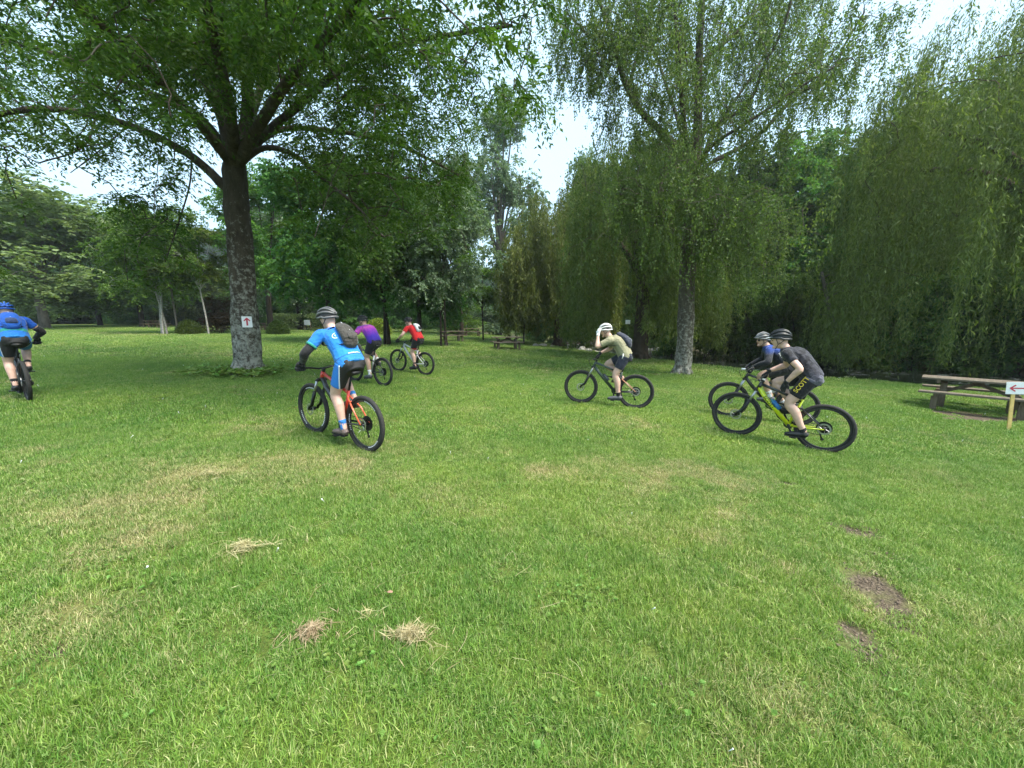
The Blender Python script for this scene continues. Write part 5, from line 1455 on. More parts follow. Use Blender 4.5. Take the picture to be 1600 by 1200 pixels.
BLK = cloth('black_cloth', base=(.016, .016, .018)); WHT = cloth('white_cloth', base=(.7, .7, .7)); GRYC = cloth('grey_cloth', base=(.12, .12, .13))
NAVY = cloth('navy_cloth', base=(.022, .026, .045))
HGREY = plain('helmet_grey', (.12, .12, .125), .35, 0, .1, 20); HBLK = plain('helmet_black', (.025, .025, .028), .35, 0, .1, 20); HWHT = plain('helmet_white', (.68, .68, .66), .35, 0, .06, 20); HBLUE = plain('helmet_blue', (.012, .09, .42), .3, 0, .08, 20); HSIL = plain('helmet_silver', (.13, .135, .14), .35, 0, .1, 20)
SHGREY = plain('shoe_grey', (.10, .10, .105), .6, 0, .25, 40); SHBLK = plain('shoe_black', (.02, .02, .022), .55, 0, .25, 40)

# --- near rider in sky blue on the red bike
mB = bike_matrix(-1.91, 4.73, 2.58, 0.0)
red, dk, orange = glossy('red_paint', (.60, .045, .025)), glossy('dark_paint', (.016, .016, .018)), glossy('coral_paint', (.72, .13, .06))
bicycle('mountain_bike', 'red and black hardtail mountain bike under the near rider in sky blue', mB, dk, (orange, dk), red, False, -97, red, True, c_seat=red)
sky_j = cloth('sky_blue_jersey', [(0, (.03, .22, .62)), (.12, (.02, .20, .60)), (.135, (.01, .05, .22)), (.15, (.02, .22, .66)), (.55, (.02, .20, .62)), (1, (.015, .15, .55))], axis_=(.64, 0, .77), lo=1.0, hi=1.62)
def panel_shorts(name, c_a, c_b, c_pipe, dirv, cut):
    m, t, n, l, b = mat(name); b.inputs['Roughness'].default_value = .7
    tc = n.new('ShaderNodeTexCoord'); sx = n.new('ShaderNodeSeparateXYZ'); l.new(tc.outputs['Object'], sx.inputs[0])
    ab = n.new('ShaderNodeMath'); ab.operation = 'ABSOLUTE'; l.new(sx.outputs['Y'], ab.inputs[0])
    cb = n.new('ShaderNodeCombineXYZ'); l.new(sx.outputs['X'], cb.inputs['X']); l.new(ab.outputs[0], cb.inputs['Y']); l.new(sx.outputs['Z'], cb.inputs['Z'])
    dp = n.new('ShaderNodeVectorMath'); dp.operation = 'DOT_PRODUCT'; dp.inputs[1].default_value = dirv; l.new(cb.outputs[0], dp.inputs[0])
    mr = n.new('ShaderNodeMapRange'); mr.inputs['From Min'].default_value = cut - .1; mr.inputs['From Max'].default_value = cut + .1; l.new(dp.outputs['Value'], mr.inputs['Value'])
    r = ramp(n, [(0, c_a), (.45, c_pipe), (.52, c_b)]); r.color_ramp.interpolation = 'CONSTANT'; l.new(mr.outputs['Result'], r.inputs['Fac']); l.new(r.outputs['Color'], b.inputs['Base Color'])
    return m
I = rider('person', 'rider in sky blue jersey with camouflage pack and black arm warmers on red bike', mB,
          dict(helmet=HGREY, jersey=sky_j, shorts=panel_shorts('blue_black_shorts', (.014, .014, .016), (.02, .18, .58), (.6, .65, .7), (.75, .65, .1), .40), shoe=plain('shoe_brown', (.14, .10, .09), .6, 0, .25, 40), sock=cloth('blue_sock', base=(.03, .18, .5)), glove=BLK),
          lean=48, crank=-97, head=(.25, .28), hump=.035, warmer=BLK, hip_up=.02, hip_back=.02, sleeve=.62, size=1.04)
camo = cloth('camo_pack', [(0, (.045, .042, .04)), (.4, (.085, .08, .075)), (.6, (.19, .18, .165)), (1, (.06, .055, .05))], axis_=(.3, .3, .3), lo=0, hi=1.2, noise=1.8, speck=((.045, .04, .035), 28, .7))
backpack('slim camouflage pack on the back of the rider in sky blue', mB, I, camo, camo, .105, .36, .075)
tW = WHT
tr_ = V3(0, -1, 0)
o = print_text('back_lettering', '~-~~-~~-', I['jersey'], I['hip'] + I['td'] * .055 + I['tn'] * .05, tr_, I['td'], .060, M['white_print'], I['t'], bold=.03, squeeze=.7, lift=.2, reach=.5); tag(o, kind='stuff')
print_text('back_emblem', 'G', I['jersey'], I['chest'] - I['td'] * .02 + V3(0, .112, 0), tr_, I['td'], .055, M['white_print'], I['t'])
mb = MB(); ang = np.linspace(0, 2 * np.pi, 20); cc = I['chest'] - I['td'] * .02 + V3(0, .112, 0)
em = np.concatenate([np.stack([cc + tr_ * r_ * math.cos(a) + I['td'] * r_ * math.sin(a) for a in ang[:-1]]) for r_ in (.034, .042)])
tm = I['jersey'].data; bvh = BVHTree.FromPolygons([v.co.copy() for v in tm.vertices], [tuple(p.vertices) for p in tm.polygons])
nr_ = np.cross(tr_, I['td'])
em = np.array([np.array((bvh.ray_cast(Vector(p + nr_ * .12), Vector(-nr_), .3)[0] or Vector(p))) + nr_ * .004 for p in em])
mb.add(em, [(i, (i + 1) % 19, 19 + (i + 1) % 19, 19 + i) for i in range(19)]); mb.build('emblem_ring', M['white_print'], I['t'], False)
h, kn, ank, P, s_ = I['legs'][0]
print_text('leg_lettering', '-~--', I['shorts'], h + (kn - h) * .42 + V3(.03, .05, .03), kn - h, V3((kn - h)[2], 0, -(kn - h)[0]), .045, M['white_print'], I['t'], lift=.2, reach=.4)
# green sleeve hems
for sh, el, wr, s_, mode, g_ in I['arms']:
    mb = MB(); e0, e1 = sh + (el - sh) * .54, sh + (el - sh) * .63; mb.tube([e0, e1], [.0715, .0705], 16); mb.build('sleeve_hem', cloth('green_hem', base=(.03, .26, .20)), I['t'])
bottle('white drink bottle on the red bike', mB, plain('bottle_white', (.72, .72, .70), .4), plain('bottle_cap_grey', (.2, .2, .2), .4))

# --- rider in black with lettered shorts on the yellow bike
mG = bike_matrix(4.68, 5.51, 2.46, 0.0)
yel = glossy('yellow_paint', (.62, .70, .02))
bk, dt = bicycle('mountain_bike', 'yellow and black full-suspension mountain bike under the rider in black', mG, yel, (dk, yel), dk, True, -118, dk, False, lettering=True, c_seat=yel)
ax_d = nrm(BBP - HTB)
print_text('frame_lettering', 'SCOTT', dt, HTB + (BBP - HTB) * .38, ax_d, np.cross([0, 1, 0], ax_d), .062, M['black_plastic'], bk, squeeze=1.15, bold=.02, off=.002)
gj = cloth('black_jersey', [(0, (.06, .06, .085)), (.22, (.045, .045, .065)), (.42, (.018, .018, .026)), (1, (.010, .010, .014))], axis_=(.55, 0, .83), lo=1.0, hi=1.62, noise=.25, speck=((.14, .14, .18), 24, .16))
gs = cloth('black_grey_shorts', [(0, (.10, .10, .135)), (.30, (.085, .085, .115)), (.34, (.014, .014, .017)), (1, (.014, .014, .017))], axis_=(.55, 0, -.83), lo=-.86, hi=-.50)
I = rider('person', 'rider in black jersey and yellow-lettered shorts, hand on thigh, on yellow bike', mG,
          dict(helmet=HBLK, jersey=gj, shorts=gs, shoe=SHBLK, sock=BLK, glove=BLK, visor=M['white_print']),
          lean=47, crank=-118, head=(.12, .12), hump=.05, size=1.06, left_arm=dict(wrist=V3(.545, .262, 1.03), bend=(-1, .6, 0), dir=V3(.25, -.12, -1), palm=V3(-.5, -1, 0), curl=.35), skin=SKIN, hip_back=.02, sock_h=.03)
h, kn, ank, P, s_ = I['legs'][0]
lat = V3(.1, 1, .25)
print_text('shorts_lettering', 'SCOTT', I['shorts'], h + (kn - h) * .38 + V3(.02, .05, .055), h - kn, V3((h - kn)[2], 0, -(h - kn)[0]), .085, plain('yellow_print', (.80, .62, .05), .6, 0, .05), I['t'], lift=.2, reach=.4, bold=.012, squeeze=1.0)
bottle('blue drink bottle on the yellow bike', mG, plain('bottle_blue', (.02, .16, .42), .35), plain('bottle_cap_teal', (.05, .2, .25), .4))

# --- rider in blue and black beside him
mF = bike_matrix(5.50, 7.15, 2.66, 0.0)
bicycle('mountain_bike', 'black mountain bike of the blue and black rider, half hidden by the yellow bike', mF, dk, (dk, dk), dk, False, 35, dk, light=True)
fj = cloth('blue_black_jersey', [(0, (.012, .012, .015)), (.60, (.016, .017, .024)), (.72, (.010, .035, .16)), (1, (.012, .055, .32))], axis_=(0, 0, 1), lo=1.0, hi=1.6)
I = rider('person', 'rider in blue and black long-sleeved jersey with sunglasses, beside rider in black', mF,
          dict(helmet=HSIL, jersey=fj, shorts=BLK, shoe=SHGREY, sock=WHT, glove=BLK), lean=48, crank=35, head=(.55, .02), hump=.03, long_sleeve=True, glasses=True, skin=SKIN_TAN)
print_text('side_lettering', 'SCOTT', I['jersey'], (I['waist'] + I['chest']) / 2 + V3(0, .10, 0) - I['td'] * .03 + I['tn'] * .03, -I['td'], I['tn'] + V3(0, -.3, 0), .062, M['white_print'], I['t'], lift=.2, reach=.4, bold=.02)
for h, kn, ank, P, s_ in I['legs']:
    mb = MB(); loft(mb, [kn + (ank - kn) * .10, kn + (ank - kn) * .28], [.066, .066], [.070, .072]); mb.build('knee_band', WHT, I['t'])

# --- rider in tan, hand raised to the helmet
mE = bike_matrix(2.61, 7.89, 2.82, 0.0)
dgreen, copper = glossy('dark_green_paint', (.035, .055, .042)), glossy('copper_paint', (.42, .22, .13))
bicycle('mountain_bike', 'dark green full-suspension mountain bike with copper stays under the rider in tan', mE, dgreen, (copper, dk), dgreen, True, -84, dgreen)
tan = cloth('tan_shirt', base=(.265, .25, .155))
I = rider('person', 'rider in tan shirt with white helmet, one hand raised to the visor', mE,
          dict(helmet=HWHT, jersey=tan, shorts=NAVY, shoe=SHGREY, sock=BLK, glove=BLK, glove2=WHT), lean=47, crank=-84, head=(.1, .25), hump=.065,
          left_arm=dict(wrist=V3(.86, .15, 1.53), bend=(.3, .35, -1), dir=V3(-.10, -.30, 1), palm=V3(-.7, -1, 0), curl=.6), sleeve=.72, sock_h=.05, short=.66)
backpack('dark blue-grey daypack on the back of the rider in tan', mE, I, cloth('daypack', base=(.035, .04, .06)), cloth('daypack_trim', base=(.10, .11, .13)), .12, .38, .085)
for h, kn, ank, P, s_ in I['legs'][:1]:
    mb = MB(); q0 = h + V3(-.02, .095, .06); print_ = None
    v = tube([h + V3(.03, .088, .075), h + V3(.035, .107, .01), h + V3(.05, .098, -.06)], .011, 8, True, (1, 0, 0), .005); mb.add(*v); mb.build('side_stripe', WHT, I['t'])
bottle('dark drink bottle on the dark green bike', mE, plain('bottle_dark', (.05, .06, .07), .4), M['black_plastic'])

# --- rider in red on the white bike
mD = bike_matrix(-2.74, 11.83, 2.64, 0.0)
whp = glossy('white_paint', (.70, .70, .70))
bicycle('mountain_bike', 'white full-suspension mountain bike under the rider in red', mD, whp, (whp, whp), whp, True, -84, whp)
I = rider('person', 'rider in red jersey with small white pack on white bike', mD, dict(helmet=HBLK, jersey=cloth('red_jersey', base=(.55, .018, .022)), shorts=cloth('red_black_shorts', [(0, (.45, .02, .025)), (.12, (.45, .02, .025)), (.14, (.014, .014, .016)), (1, (.014, .014, .016))], axis_=(0, 0, 1), lo=.78, hi=1.2), shoe=SHBLK, sock=BLK, glove=BLK),
          lean=50, crank=-84, head=(.35, .2), hump=.05)
backpack('small white and black pack on the back of the rider in red', mD, I, WHT, BLK, .10, .30, .07)

# --- rider in purple
mC = bike_matrix(-3.29, 9.52, 2.57, 0.0)
bicycle('mountain_bike', 'dark mountain bike with white seat tube under the rider in purple', mC, dk, (dk, dk), dk, True, -72, dk, c_seat=whp)
I = rider('person', 'rider in purple and blue jersey with white socks', mC, dict(helmet=HBLK, jersey=cloth('purple_jersey', [(0, (.30, .03, .16)), (.05, (.03, .015, .22)), (.4, (.05, .02, .34)), (.7, (.26, .04, .42)), (.82, (.55, .08, .42)), (1, (.18, .03, .34))], axis_=(.6, 0, .8), lo=.98, hi=1.62, noise=.16), shorts=BLK, shoe=SHGREY, sock=WHT, glove=BLK),
          lean=48, crank=-72, head=(.4, .25), hump=.05, skin=SKIN_TAN)

# --- rider at the left edge, seen from behind
mA = bike_matrix(-8.80, 6.75, 2.57, 0.0)
bicycle('mountain_bike', 'dark mountain bike cut by the left picture edge', mA, dk, (dk, dk), dk, False, -110, dk)
aj = cloth('royal_blue_jersey', [(0, (.02, .20, .60)), (.22, (.015, .14, .5)), (.24, (.02, .22, .20)), (.32, (.02, .22, .20)), (.34, (.012, .10, .46)), (1, (.010, .08, .44))], axis_=(.6, 0, .8), lo=1.0, hi=1.62)
I = rider('person', 'rider in royal blue seen from behind at the left edge', mA, dict(helmet=HBLUE, jersey=aj, shorts=panel_shorts('blue_black_shorts_far', (.012, .012, .014), (.02, .18, .5), (.5, .55, .6), (.75, .65, .1), .42), shoe=SHBLK, sock=BLK, glove=BLK), lean=50, crank=-110, head=(-.05, .25), hump=.05, warmer=BLK)
backpack('slim royal blue pack on the rider at the left edge', mA, I, cloth('blue_pack', base=(.012, .09, .42)), cloth('blue_pack_trim', base=(.03, .05, .12)), .115, .36, .07)

# ---------------------------------------------------------------- park furniture
def box_me(name, size, material, bev=.006):
    mb = MB(); mb.box((0, 0, 0), size, bev=bev); return mb.mesh(name, [material], False)
TB = {k: box_me(k, sz, m_) for k, sz, m_ in [('table_plank', (1.95, .178, .045), M['old_wood']), ('bench_plank', (1.95, .145, .045), M['old_wood']), ('post', (.12, .12, .70), M['post_wood']), ('bench_post', (.12, .12, .40), M['post_wood']), ('cross_beam', (.07, 1.55, .10), M['post_wood']), ('top_beam', (.07, .72, .08), M['post_wood']), ('brace', (.85, .06, .08), M['post_wood'])]}
def picnic_table(label, x, y, rz, scale=1.0):
    t = empty('picnic_table', (x, y, gz(x, y))); t.rotation_euler = (0, 0, rz); t.scale = (scale,) * 3
    tag(t, label, 'picnic table', 'picnic tables in the park')
    def put(nm, k, loc, ry=0.0):
        o = obj(nm, TB[k], t); o.location = loc; o.rotation_euler = (0, ry, 0)
    for i in range(4): put('table_plank', 'table_plank', (random.uniform(-.008, .008), -.276 + i * .184, .752))
    for s_ in (1, -1):
        for i in range(2): put('bench_plank', 'bench_plank', (random.uniform(-.01, .01), s_ * (.62 + i * .152), .442))
        for e in (1, -1):
            put('bench_post', 'bench_post', (e * .68, s_ * .695, .14)); put('post', 'post', (e * .68 - e * .115, s_ * .17, .30))
    for e in (1, -1):
        put('cross_beam', 'cross_beam', (e * .68 - e * .015, 0, .365)); put('top_beam', 'top_beam', (e * .68 - e * .02, 0, .688)); put('brace', 'brace', (e * .30, 0, .53), e * .42)
    return t
picnic_table('weathered wooden picnic table at the right edge behind the arrow sign', 11.2, 8.95, R(-50), .95)
p = gp(792, 545); picnic_table('small dark picnic table on a bare patch in the middle distance', p[0], p[1], R(12))
for px, Y, rz, lab in [(706, 30, .4, 'distant picnic table beside the forked silvery tree'), (738, 39, .2, 'tiny far picnic table right of the forked silvery tree'), (246, 42, .1, 'far picnic table left of the twin white birch'), (425, 40, .3, 'far picnic table right of the ash trunk')]:
    b = base_at(px, Y); picnic_table(lab, b[0], b[1], rz)

def arrow_mesh(name, L, hw, sw, parent, loc, mtx=None):
    """arrow pointing +x in its own plane xy"""
    v = [(-L / 2, -sw), (L / 2 - hw * .55, -sw), (L / 2 - hw * .55 - .0, sw), (-L / 2, sw)]
    mb = MB()
    def bar(a, b, w):
        a, b = np.array(a), np.array(b); d = nrm(b - a); n_ = np.array([-d[1], d[0]]) * w
        q = np.array([a - n_, b - n_, b + n_, a + n_]); mb.add(np.c_[q, np.zeros(4)], [(0, 1, 2, 3)])
    return bar, mb

# sign on the stake by the table
p = gp(1576, 671)
sign = empty('arrow_sign', p); tag(sign, 'white board with red left arrow on a yellow wooden stake by the picnic table', 'sign')
view = math.atan2(p[0], p[1]); sign.rotation_euler = (0, R(-3.5), -view * .55)
mb = MB(); mb.box((0, 0, .30), (.052, .028, .98), bev=.003); mb.build('stake', M['stake'], sign, False)
mb = MB(); mb.box((.115, -.021, .815), (.44, .008, .235), bev=.002); mb.build('board', M['paper'], sign, False)
mb = MB()
def bar(mb, a, b, w, y):
    a, b = np.array(a, float), np.array(b, float); d = nrm(b - a); n_ = np.array([-d[1], d[0]]) * w
    q = np.array([a - n_, b - n_, b + n_, a + n_]); mb.add(np.stack([q[:, 0], np.full(4, y), q[:, 1]], 1), [(0, 1, 2, 3)])
bar(mb, (-.045, .815), (.215, .815), .011, -.0275); bar(mb, (-.055, .812), (.015, .875), .011, -.028); bar(mb, (-.055, .818), (.015, .755), .011, -.0285)
mb.build('arrow', M['red_print'], sign, False)
# paper arrow on the ash trunk
q = A(386, 503); n_ = nrm(np.array([q[0], q[1], 0])); q = q - n_ * .355
ps = empty('arrow_notice', q); tag(ps, 'small white notice with red up arrow fixed to the ash trunk', 'sign')
ps.rotation_euler = (0, 0, -math.atan2(q[0], q[1]))
mb = MB(); mb.box((0, .0, 0), (.235, .006, .30), bev=.001); mb.build('sheet', M['paper'], ps, False)
mb = MB(); bar(mb, (0, -.10), (0, .085), .020, -.0045); bar(mb, (.004, .105), (-.068, .025), .016, -.005); bar(mb, (-.004, .105), (.068, .025), .016, -.0055); mb.build('arrow', M['red_print'], ps, False)
# small white notice on the willow behind the tan rider
q = at(981, 503, 21.0)
mb = MB(); mb.box((0, 0, 0), (.26, .02, .22), bev=.003); wn = mb.build('white_notice', M['paper'], None, False); wn.location = q; tag(wn, 'small white notice beside the willow trunk behind the tan rider', 'sign')
# bench with pale supports by the stream
p = gp(894, 546); bench = empty('park_bench', p); bench.rotation_euler = (0, 0, R(10)); tag(bench, 'park bench with two pale supports by the stream', 'bench')
for s_ in (-1, 1):
    mb = MB(); mb.box((s_ * .36, 0, .30), (.09, .12, .62), bev=.01); mb.box((s_ * .36, -.16, .36), (.085, .30, .08), bev=.01); mb.build('support', M['concrete'], bench, False)
for z, y in ((.60, -.075), (.48, -.077)):
    mb = MB(); mb.box((0, y, z), (1.1, .03, .09), bev=.004); mb.build('back_slat', M['old_wood'], bench, False)
for y in (-.14, -.26):
    mb = MB(); mb.box((0, y, .425), (1.1, .10, .035), bev=.004); mb.build('seat_slat', M['old_wood'], bench, False)

# ---------------------------------------------------------------- small vegetation and bits on the lawn
def clipped_bush(name, label, base, rx, ry, rz_, n, seed, leafm, category='bush', boxy=0.0, L=.07, W=.05):
    g = np.random.default_rng(seed); t = empty(name, base); tag(t, label, category)
    d = nrm(g.normal(0, 1, (n, 3))); d[:, 2] = np.abs(d[:, 2])
    if boxy: d = np.sign(d) * np.abs(d) ** boxy; d /= np.abs(d).max(1, keepdims=True) ** .8
    p = d * [rx, ry, rz_] * g.uniform(.82, 1.04, (n, 1)) + [0, 0, .02]
    lf = leaf_quads(p, nrm(d + g.normal(0, .7, d.shape)), g.normal(0, 1, d.shape) + d, L * g.uniform(.7, 1.3, n), W * g.uniform(.7, 1.3, n))
    obj('foliage', leaves_mesh('foliage', [lf], [M[leafm]]), t)
    mb = MB()
    for i in range(5):
        a = i * 1.3; mb.tube([V3(.05 * math.cos(a), .05 * math.sin(a), -.05), V3(rx * .5 * math.cos(a), ry * .5 * math.sin(a), rz_ * .7)], [.03, .01], 5)
    mb.build('stem', M['dark_bark'], t)
    return t
b = base_at(298, 31); clipped_bush('clipped_bush', 'clipped round green bush between the birch stems', b, .85, .8, 1.05, 5000, 501, 'bright_leaf', L=.12, W=.08)
b = base_at(436, 33); clipped_bush('clipped_bush', 'dark ball-shaped shrub right of the ash trunk', b, .85, .8, 1.1, 4500, 502, 'shrub_leaf', L=.12, W=.08)
b = base_at(592, 36); clipped_bush('clipped_bush', 'bright yellow-green bush behind the near blue rider', b, 1.15, .9, 1.45, 4000, 503, 'yellow_leaf', L=.16, W=.10)
b = base_at(478, 42); clipped_bush('hedge', 'long clipped grey-green hedge at the end of the lawn', b, 3.6, .8, 1.7, 9000, 504, 'pale_leaf', 'hedge', .4, L=.16, W=.11)
mb = MB(); mb.box((0, 0, .95), (.8, .03, .6), bev=.004); mb.tube([V3(-.3, .03, -.1), V3(-.3, .03, .9)], .03, 6); mb.tube([V3(.3, .03, -.1), V3(.3, .03, .9)], .03, 6)
b = base_at(482, 38); nb = empty('notice_board', b); tag(nb, 'far pale notice board in front of the hedge', 'sign')
for s_ in (-1, 1):
    q_ = MB(); q_.tube([V3(s_ * .3, .03, -.1), V3(s_ * .3, .03, 1.0)], .03, 6); q_.build('post', M['post_wood'], nb)
q_ = MB(); q_.box((0, 0, .95), (.6, .03, .5), bev=.004); q_.build('panel', plain('pale_board', (.30, .34, .36), .5), nb, False)

# leaning pale dead stem on the far bank
g = np.random.default_rng(77)
q0, q1 = at(1313, 552, 17.6), at(1284, 425, 17.2)
dead = empty('dead_tree'); tag(dead, 'leaning pale dead stem in front of the dark shrubs right of the riders', 'tree')
mb = MB(); mb.tube(smooth_path([q0 - [0, 0, .4], q0 + (q1 - q0) * .3 + [.05, 0, 0], q0 + (q1 - q0) * .7 - [.04, 0, 0], q1], 4), np.linspace(.12, .05, 13), 8); mb.build('trunk', M['grey_bark'], dead)
for i in range(7):
    t_ = .45 + .08 * i; a_ = q0 + (q1 - q0) * t_; d = nrm(V3(g.choice([-1, 1]) * 1.0, g.normal(0, .4), g.uniform(.1, .7))); L = g.uniform(.5, 1.0)
    mb = MB(); mb.tube([a_, a_ + d * L * .5 + [0, 0, .06], a_ + d * L + [0, 0, g.uniform(-.1, .2)]], [.03, .018, .006], 5); mb.build('branch', M['grey_bark'], dead)

# stones at the water's edge
def stone_mesh(seed):
    g = np.random.default_rng(seed); v, f = sphere(12, 8); v = v * (1 + .22 * g.normal(0, 1, (len(v), 1)) * .6) * g.uniform(.7, 1.2, 3); return new_mesh('river_stone', v, f, [M['stone']], False)
SM = [stone_mesh(i) for i in range(4)]
for i, (px, py) in enumerate([(905, 548), (915, 550), (926, 549), (940, 551), (952, 552), (968, 553), (1012, 557), (1019, 558), (1026, 557), (830, 541), (842, 541), (856, 542), (1215, 575), (1240, 577), (1266, 578), (1142, 571), (1375, 583)]):
    p = gp(px, py); x_, y_ = p[0] + .35, p[1] + .6
    o = obj('river_stone', SM[i % 4]); r_ = random.uniform(.13, .26); o.location = (x_, y_, max(gz(x_, y_), -.7) + r_ * .25); o.scale = (r_ * 1.5, r_, r_ * .8); o.rotation_euler = (0, 0, random.uniform(0, 6))
    tag(o, 'pale rounded stone at the stream edge ' + ('just behind the rider in tan' if i < 6 else 'left of the birch foot' if i < 9 else 'beside the olive willow trunk' if i < 12 else 'beyond the paired riders' if i < 16 else 'behind the picnic table with the sign'), 'stone', 'pale stones along the stream edge')

# clumps of dry mown straw
def straw_clump(label, px, py, rx, ry, n, seed, L=.13):
    g = np.random.default_rng(seed); p = gp(px, py); mb_v = []; 
    a = g.uniform(0, 6.28, n); r_ = np.abs(g.normal(0, .62, n)) * (1 + .5 * np.sin(a * 3 + seed)) * np.where(g.uniform(0, 1, n) < .3, 2.3, 1); x = rx * r_ * np.cos(a); y = ry * r_ * np.sin(a)
    z = .040 + .022 * np.exp(-r_ ** 2 * 1.5) * g.uniform(0, 1.4, n)
    c_ = np.stack([x, y, z], 1); az = g.uniform(0, 6.28, n); d = np.stack([np.cos(az), np.sin(az), g.normal(0, .22, n)], 1)
    nr = g.normal(0, .5, (n, 3)) + [0, 0, 1]; ll = L * g.uniform(.4, 1.2, n)
    t1 = leaf_quads(c_ - d * ll[:, None] * .5, d, nr, ll, .0038 * g.uniform(.6, 1.4, n), .05)
    o = obj('straw_clump', leaves_mesh('straw_clump', [t1], [M['straw']])); o.location = (p[0], p[1], gz(p[0], p[1])); tag(o, label, 'straw', 'clumps of dry mown grass'); return o
straw_clump('round clump of pale dry straw on the near lawn', 488, 996, .060, .060, 300, 601, .10)
straw_clump('arched clump of pale dry straw on the near lawn', 640, 1000, .10, .040, 320, 602, .12)
straw_clump('flat patch of dry straw on the lawn below the near blue rider', 382, 862, .13, .09, 260, 603, .14)
straw_clump('small tuft of reddish dry straw above the arched clump', 572, 968, .05, .03, 30, 604, .09)
straw_clump('faint strip of dry straw among the far left dry grass', 330, 745, .30, .14, 150, 605, .13)
# loose crumbs of soil, and single dry stalks lying in the grass: uncountable
g = np.random.default_rng(88); cx, cy = [], []
for (c_, rx, ry, s_) in SOILW[:14]:
    k = int(90 * s_); cx.append(c_[0] + g.normal(0, .5, k) * rx); cy.append(c_[1] + g.normal(0, .5, k) * ry)
cx, cy = np.concatenate(cx), np.concatenate(cy); n = len(cx)
def crumb(seed):
    gg = np.random.default_rng(seed); v, f = sphere(7, 5); return new_mesh('soil_crumb', v * (1 + .25 * gg.normal(0, 1, (len(v), 1))) * .0055, f, [M['soil_crumb']])
M['soil_crumb'] = plain('soil_crumb', (.14, .105, .075), .95, 0, .5, 90)
scatter('soil_crumbs', np.c_[cx, cy, ground_z(cx, cy) + .003], g.uniform(0, 6, (n, 3)), np.repeat(g.uniform(.3, 1.5, (n, 1)) ** 1.5, 3, 1), g.integers(0, 3, n), [proto('soil_crumb', crumb(i)) for i in range(3)], {}, 'loose soil crumbs on the bare patches')
x, y = grass_points(1.5, 6, 9, seed=19); n = len(x)
def stalk(seed):
    gg = np.random.default_rng(seed); L = .16; t_ = np.linspace(0, 1, 6); P = np.stack([(t_ - .5) * L, .02 * np.sin(t_ * 3 + seed), .012 * np.sin(t_ * 3.1)], 1)
    v = np.concatenate([P - [0, .0011, 0], P + [0, .0011, 0]]); return new_mesh('dry_stalk', v, [(i, i + 1, i + 7, i + 6) for i in range(5)], [M['straw']], False, {'tint': np.full(12, gg.uniform(.2, 1))})
scatter('dry_stalks', np.c_[x, y, ground_z(x, y) + .045], np.stack([g.normal(0, .12, n), g.normal(0, .15, n), g.uniform(0, 6.28, n)], 1), np.repeat(g.uniform(.3, 1.0, (n, 1)), 3, 1), g.integers(0, 5, n), [proto('dry_stalk', stalk(i)) for i in range(5)], {}, 'single dry stalks lying on the lawn')
# curled dry leaf
p = gp(610, 938); v, f = sphere(10, 6); v = v * [.019, .011, .003]; v[:, 2] += .5 * np.abs(v[:, 1])
mb = MB(); mb.add(v, f); dl = mb.build('dry_leaf', plain('dry_leaf', (.30, .17, .12), .7, 0, .2, 60)); dl.location = (p[0], p[1], gz(p[0], p[1]) + .055); tag(dl, 'single curled reddish dry leaf on the near lawn', 'leaf')

# broad-leaved weeds and tiny daisies among the grass: uncountable
def rosette(seed, n=8, L=.06, W=.022):
    g = np.random.default_rng(seed); a = np.arange(n) * 2.4; d = np.stack([np.cos(a), np.sin(a), g.uniform(.15, .6, n)], 1)
    lf = leaf_quads(np.zeros((n, 3)) + [0, 0, .03], d, np.tile([0, 0, 1.0], (n, 1)) + g.normal(0, .2, (n, 3)), L * g.uniform(.6, 1.2, n), W * g.uniform(.8, 1.2, n)); return leaves_mesh('rosette', [lf], [M['weed']])
M['weed'] = leaf_mat('weed', (.095, .17, .03), (.15, .25, .05), (.22, .33, .10), .3)
ws, wy = [], []
g = np.random.default_rng(66)
for px, py, sx, sy, n in [(555, 1035, 26, 10, 12), (910, 935, 34, 16, 70), (180, 890, 60, 16, 40), (190, 920, 40, 12, 22), (1400, 775, 30, 10, 20), (520, 1040, 20, 8, 8), (620, 1120, 160, 40, 14), (1180, 800, 30, 12, 16), (900, 1120, 260, 40, 16), (300, 1120, 160, 40, 14), (1200, 1060, 160, 50, 14)]:
    for _ in range(n):
        p = gp(px + g.normal(0, sx), min(py + g.normal(0, sy), 1195)); ws.append(p)
ws = np.array(ws); n = len(ws)
wo = [proto('weed_rosette', rosette(700 + i, 5 + i, .034, .013)) for i in range(3)] + [proto('weed_rosette', rosette(710 + i, 6 + 2 * i, .014, .012)) for i in range(3)]
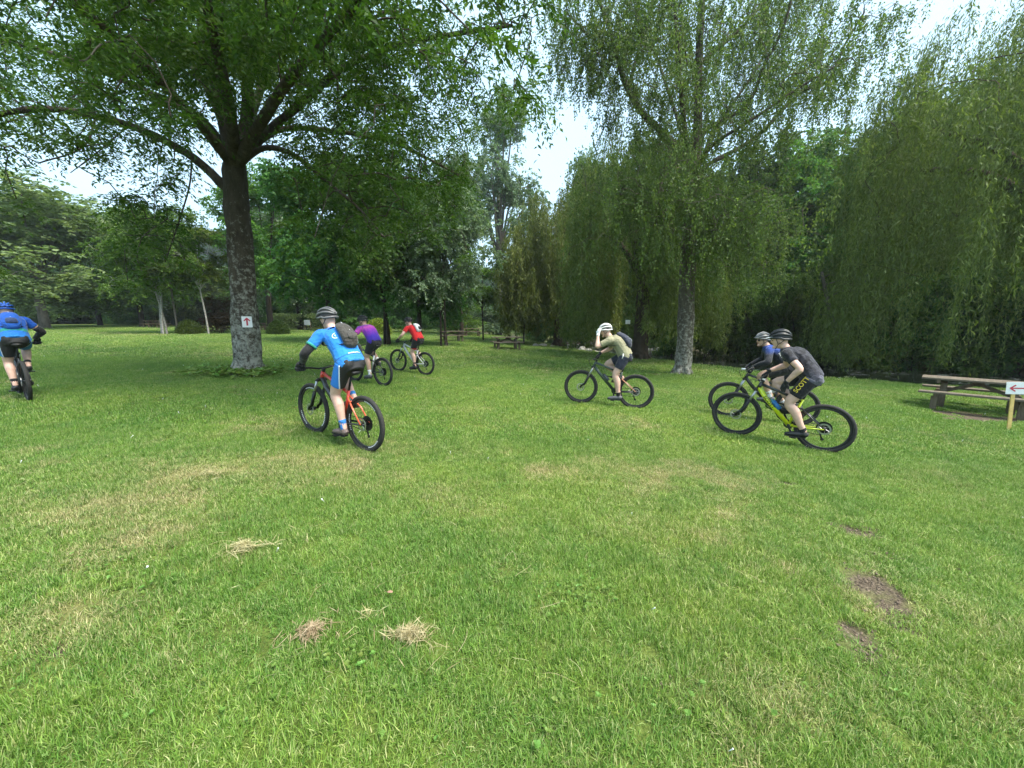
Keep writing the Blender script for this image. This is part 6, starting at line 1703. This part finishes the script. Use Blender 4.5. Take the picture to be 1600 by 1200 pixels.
scatter('lawn_weeds', np.c_[ws[:, 0], ws[:, 1], ground_z(ws[:, 0], ws[:, 1]) + .008], np.stack([g.normal(0, .15, n), g.normal(0, .15, n), g.uniform(0, 6.28, n)], 1), np.repeat(g.uniform(.6, 1.4, (n, 1)), 3, 1), g.integers(3, 6, n), wo, {}, 'low broad-leaved weeds scattered in the lawn')
x, y = grass_points(1.2, 16, 4, seed=9); k = g.uniform(0, 1, len(x)) < (.25 + .75 * (vnoise(x, y, 2.2, 44) > .6)) * .22; x, y = x[k], y[k]; n = len(x)
a = np.linspace(0, 2 * np.pi, 8, endpoint=False)
dv = np.concatenate([[[0, 0, .004]], np.stack([.0055 * np.cos(a), .0055 * np.sin(a), np.zeros(8)], 1), [[0, 0, -.05]]]); df = [(0, 1 + i, 1 + (i + 1) % 8) for i in range(8)] + [(9, 1 + (i + 2) % 8, 1 + i) for i in range(0, 8, 4)]
scatter('lawn_daisies', np.c_[x, y, ground_z(x, y) + .055], np.stack([g.normal(0, .35, n), g.normal(0, .35, n), g.uniform(0, 6.28, n)], 1), np.repeat(g.uniform(.6, 1.3, (n, 1)), 3, 1), np.zeros(n, int), [proto('daisy', new_mesh('daisy', dv, df, [M['white_print']]))], {}, 'tiny white daisies dotted over the lawn')
# weedy growth round the ash foot
x = ash_b[0] + g.normal(0, .55, 500); y = ash_b[1] - .15 + g.normal(0, .5, 500); n = 500
scatter('foot_weeds', np.c_[x, y, ground_z(x, y)], np.stack([g.normal(0, .2, n), g.normal(0, .2, n), g.uniform(0, 6.28, n)], 1), np.repeat(g.uniform(2.5, 5.0, (n, 1)), 3, 1), g.integers(0, 3, n), wo[:3], {}, 'low leafy growth round the foot of the ash')

# ---------------------------------------------------------------- thin summer haze
hz = obj('haze', (lambda mb: mb.box((-60, 190, 40), (1000, 520, 86)).mesh('haze', [], False))(MB()))
m, t, n, l, b = mat('haze'); n.remove(b)
pv = n.new('ShaderNodeVolumePrincipled'); pv.inputs['Color'].default_value = (.86, .92, 1.0, 1); pv.inputs['Density'].default_value = .0005; pv.inputs['Anisotropy'].default_value = .2
l.new(pv.outputs['Volume'], n['Material Output'].inputs['Volume']); hz.data.materials.append(m); tag(hz, kind='stuff', label='thin pale haze over the park and the far hill')
SC.cycles.volume_bounces = 0
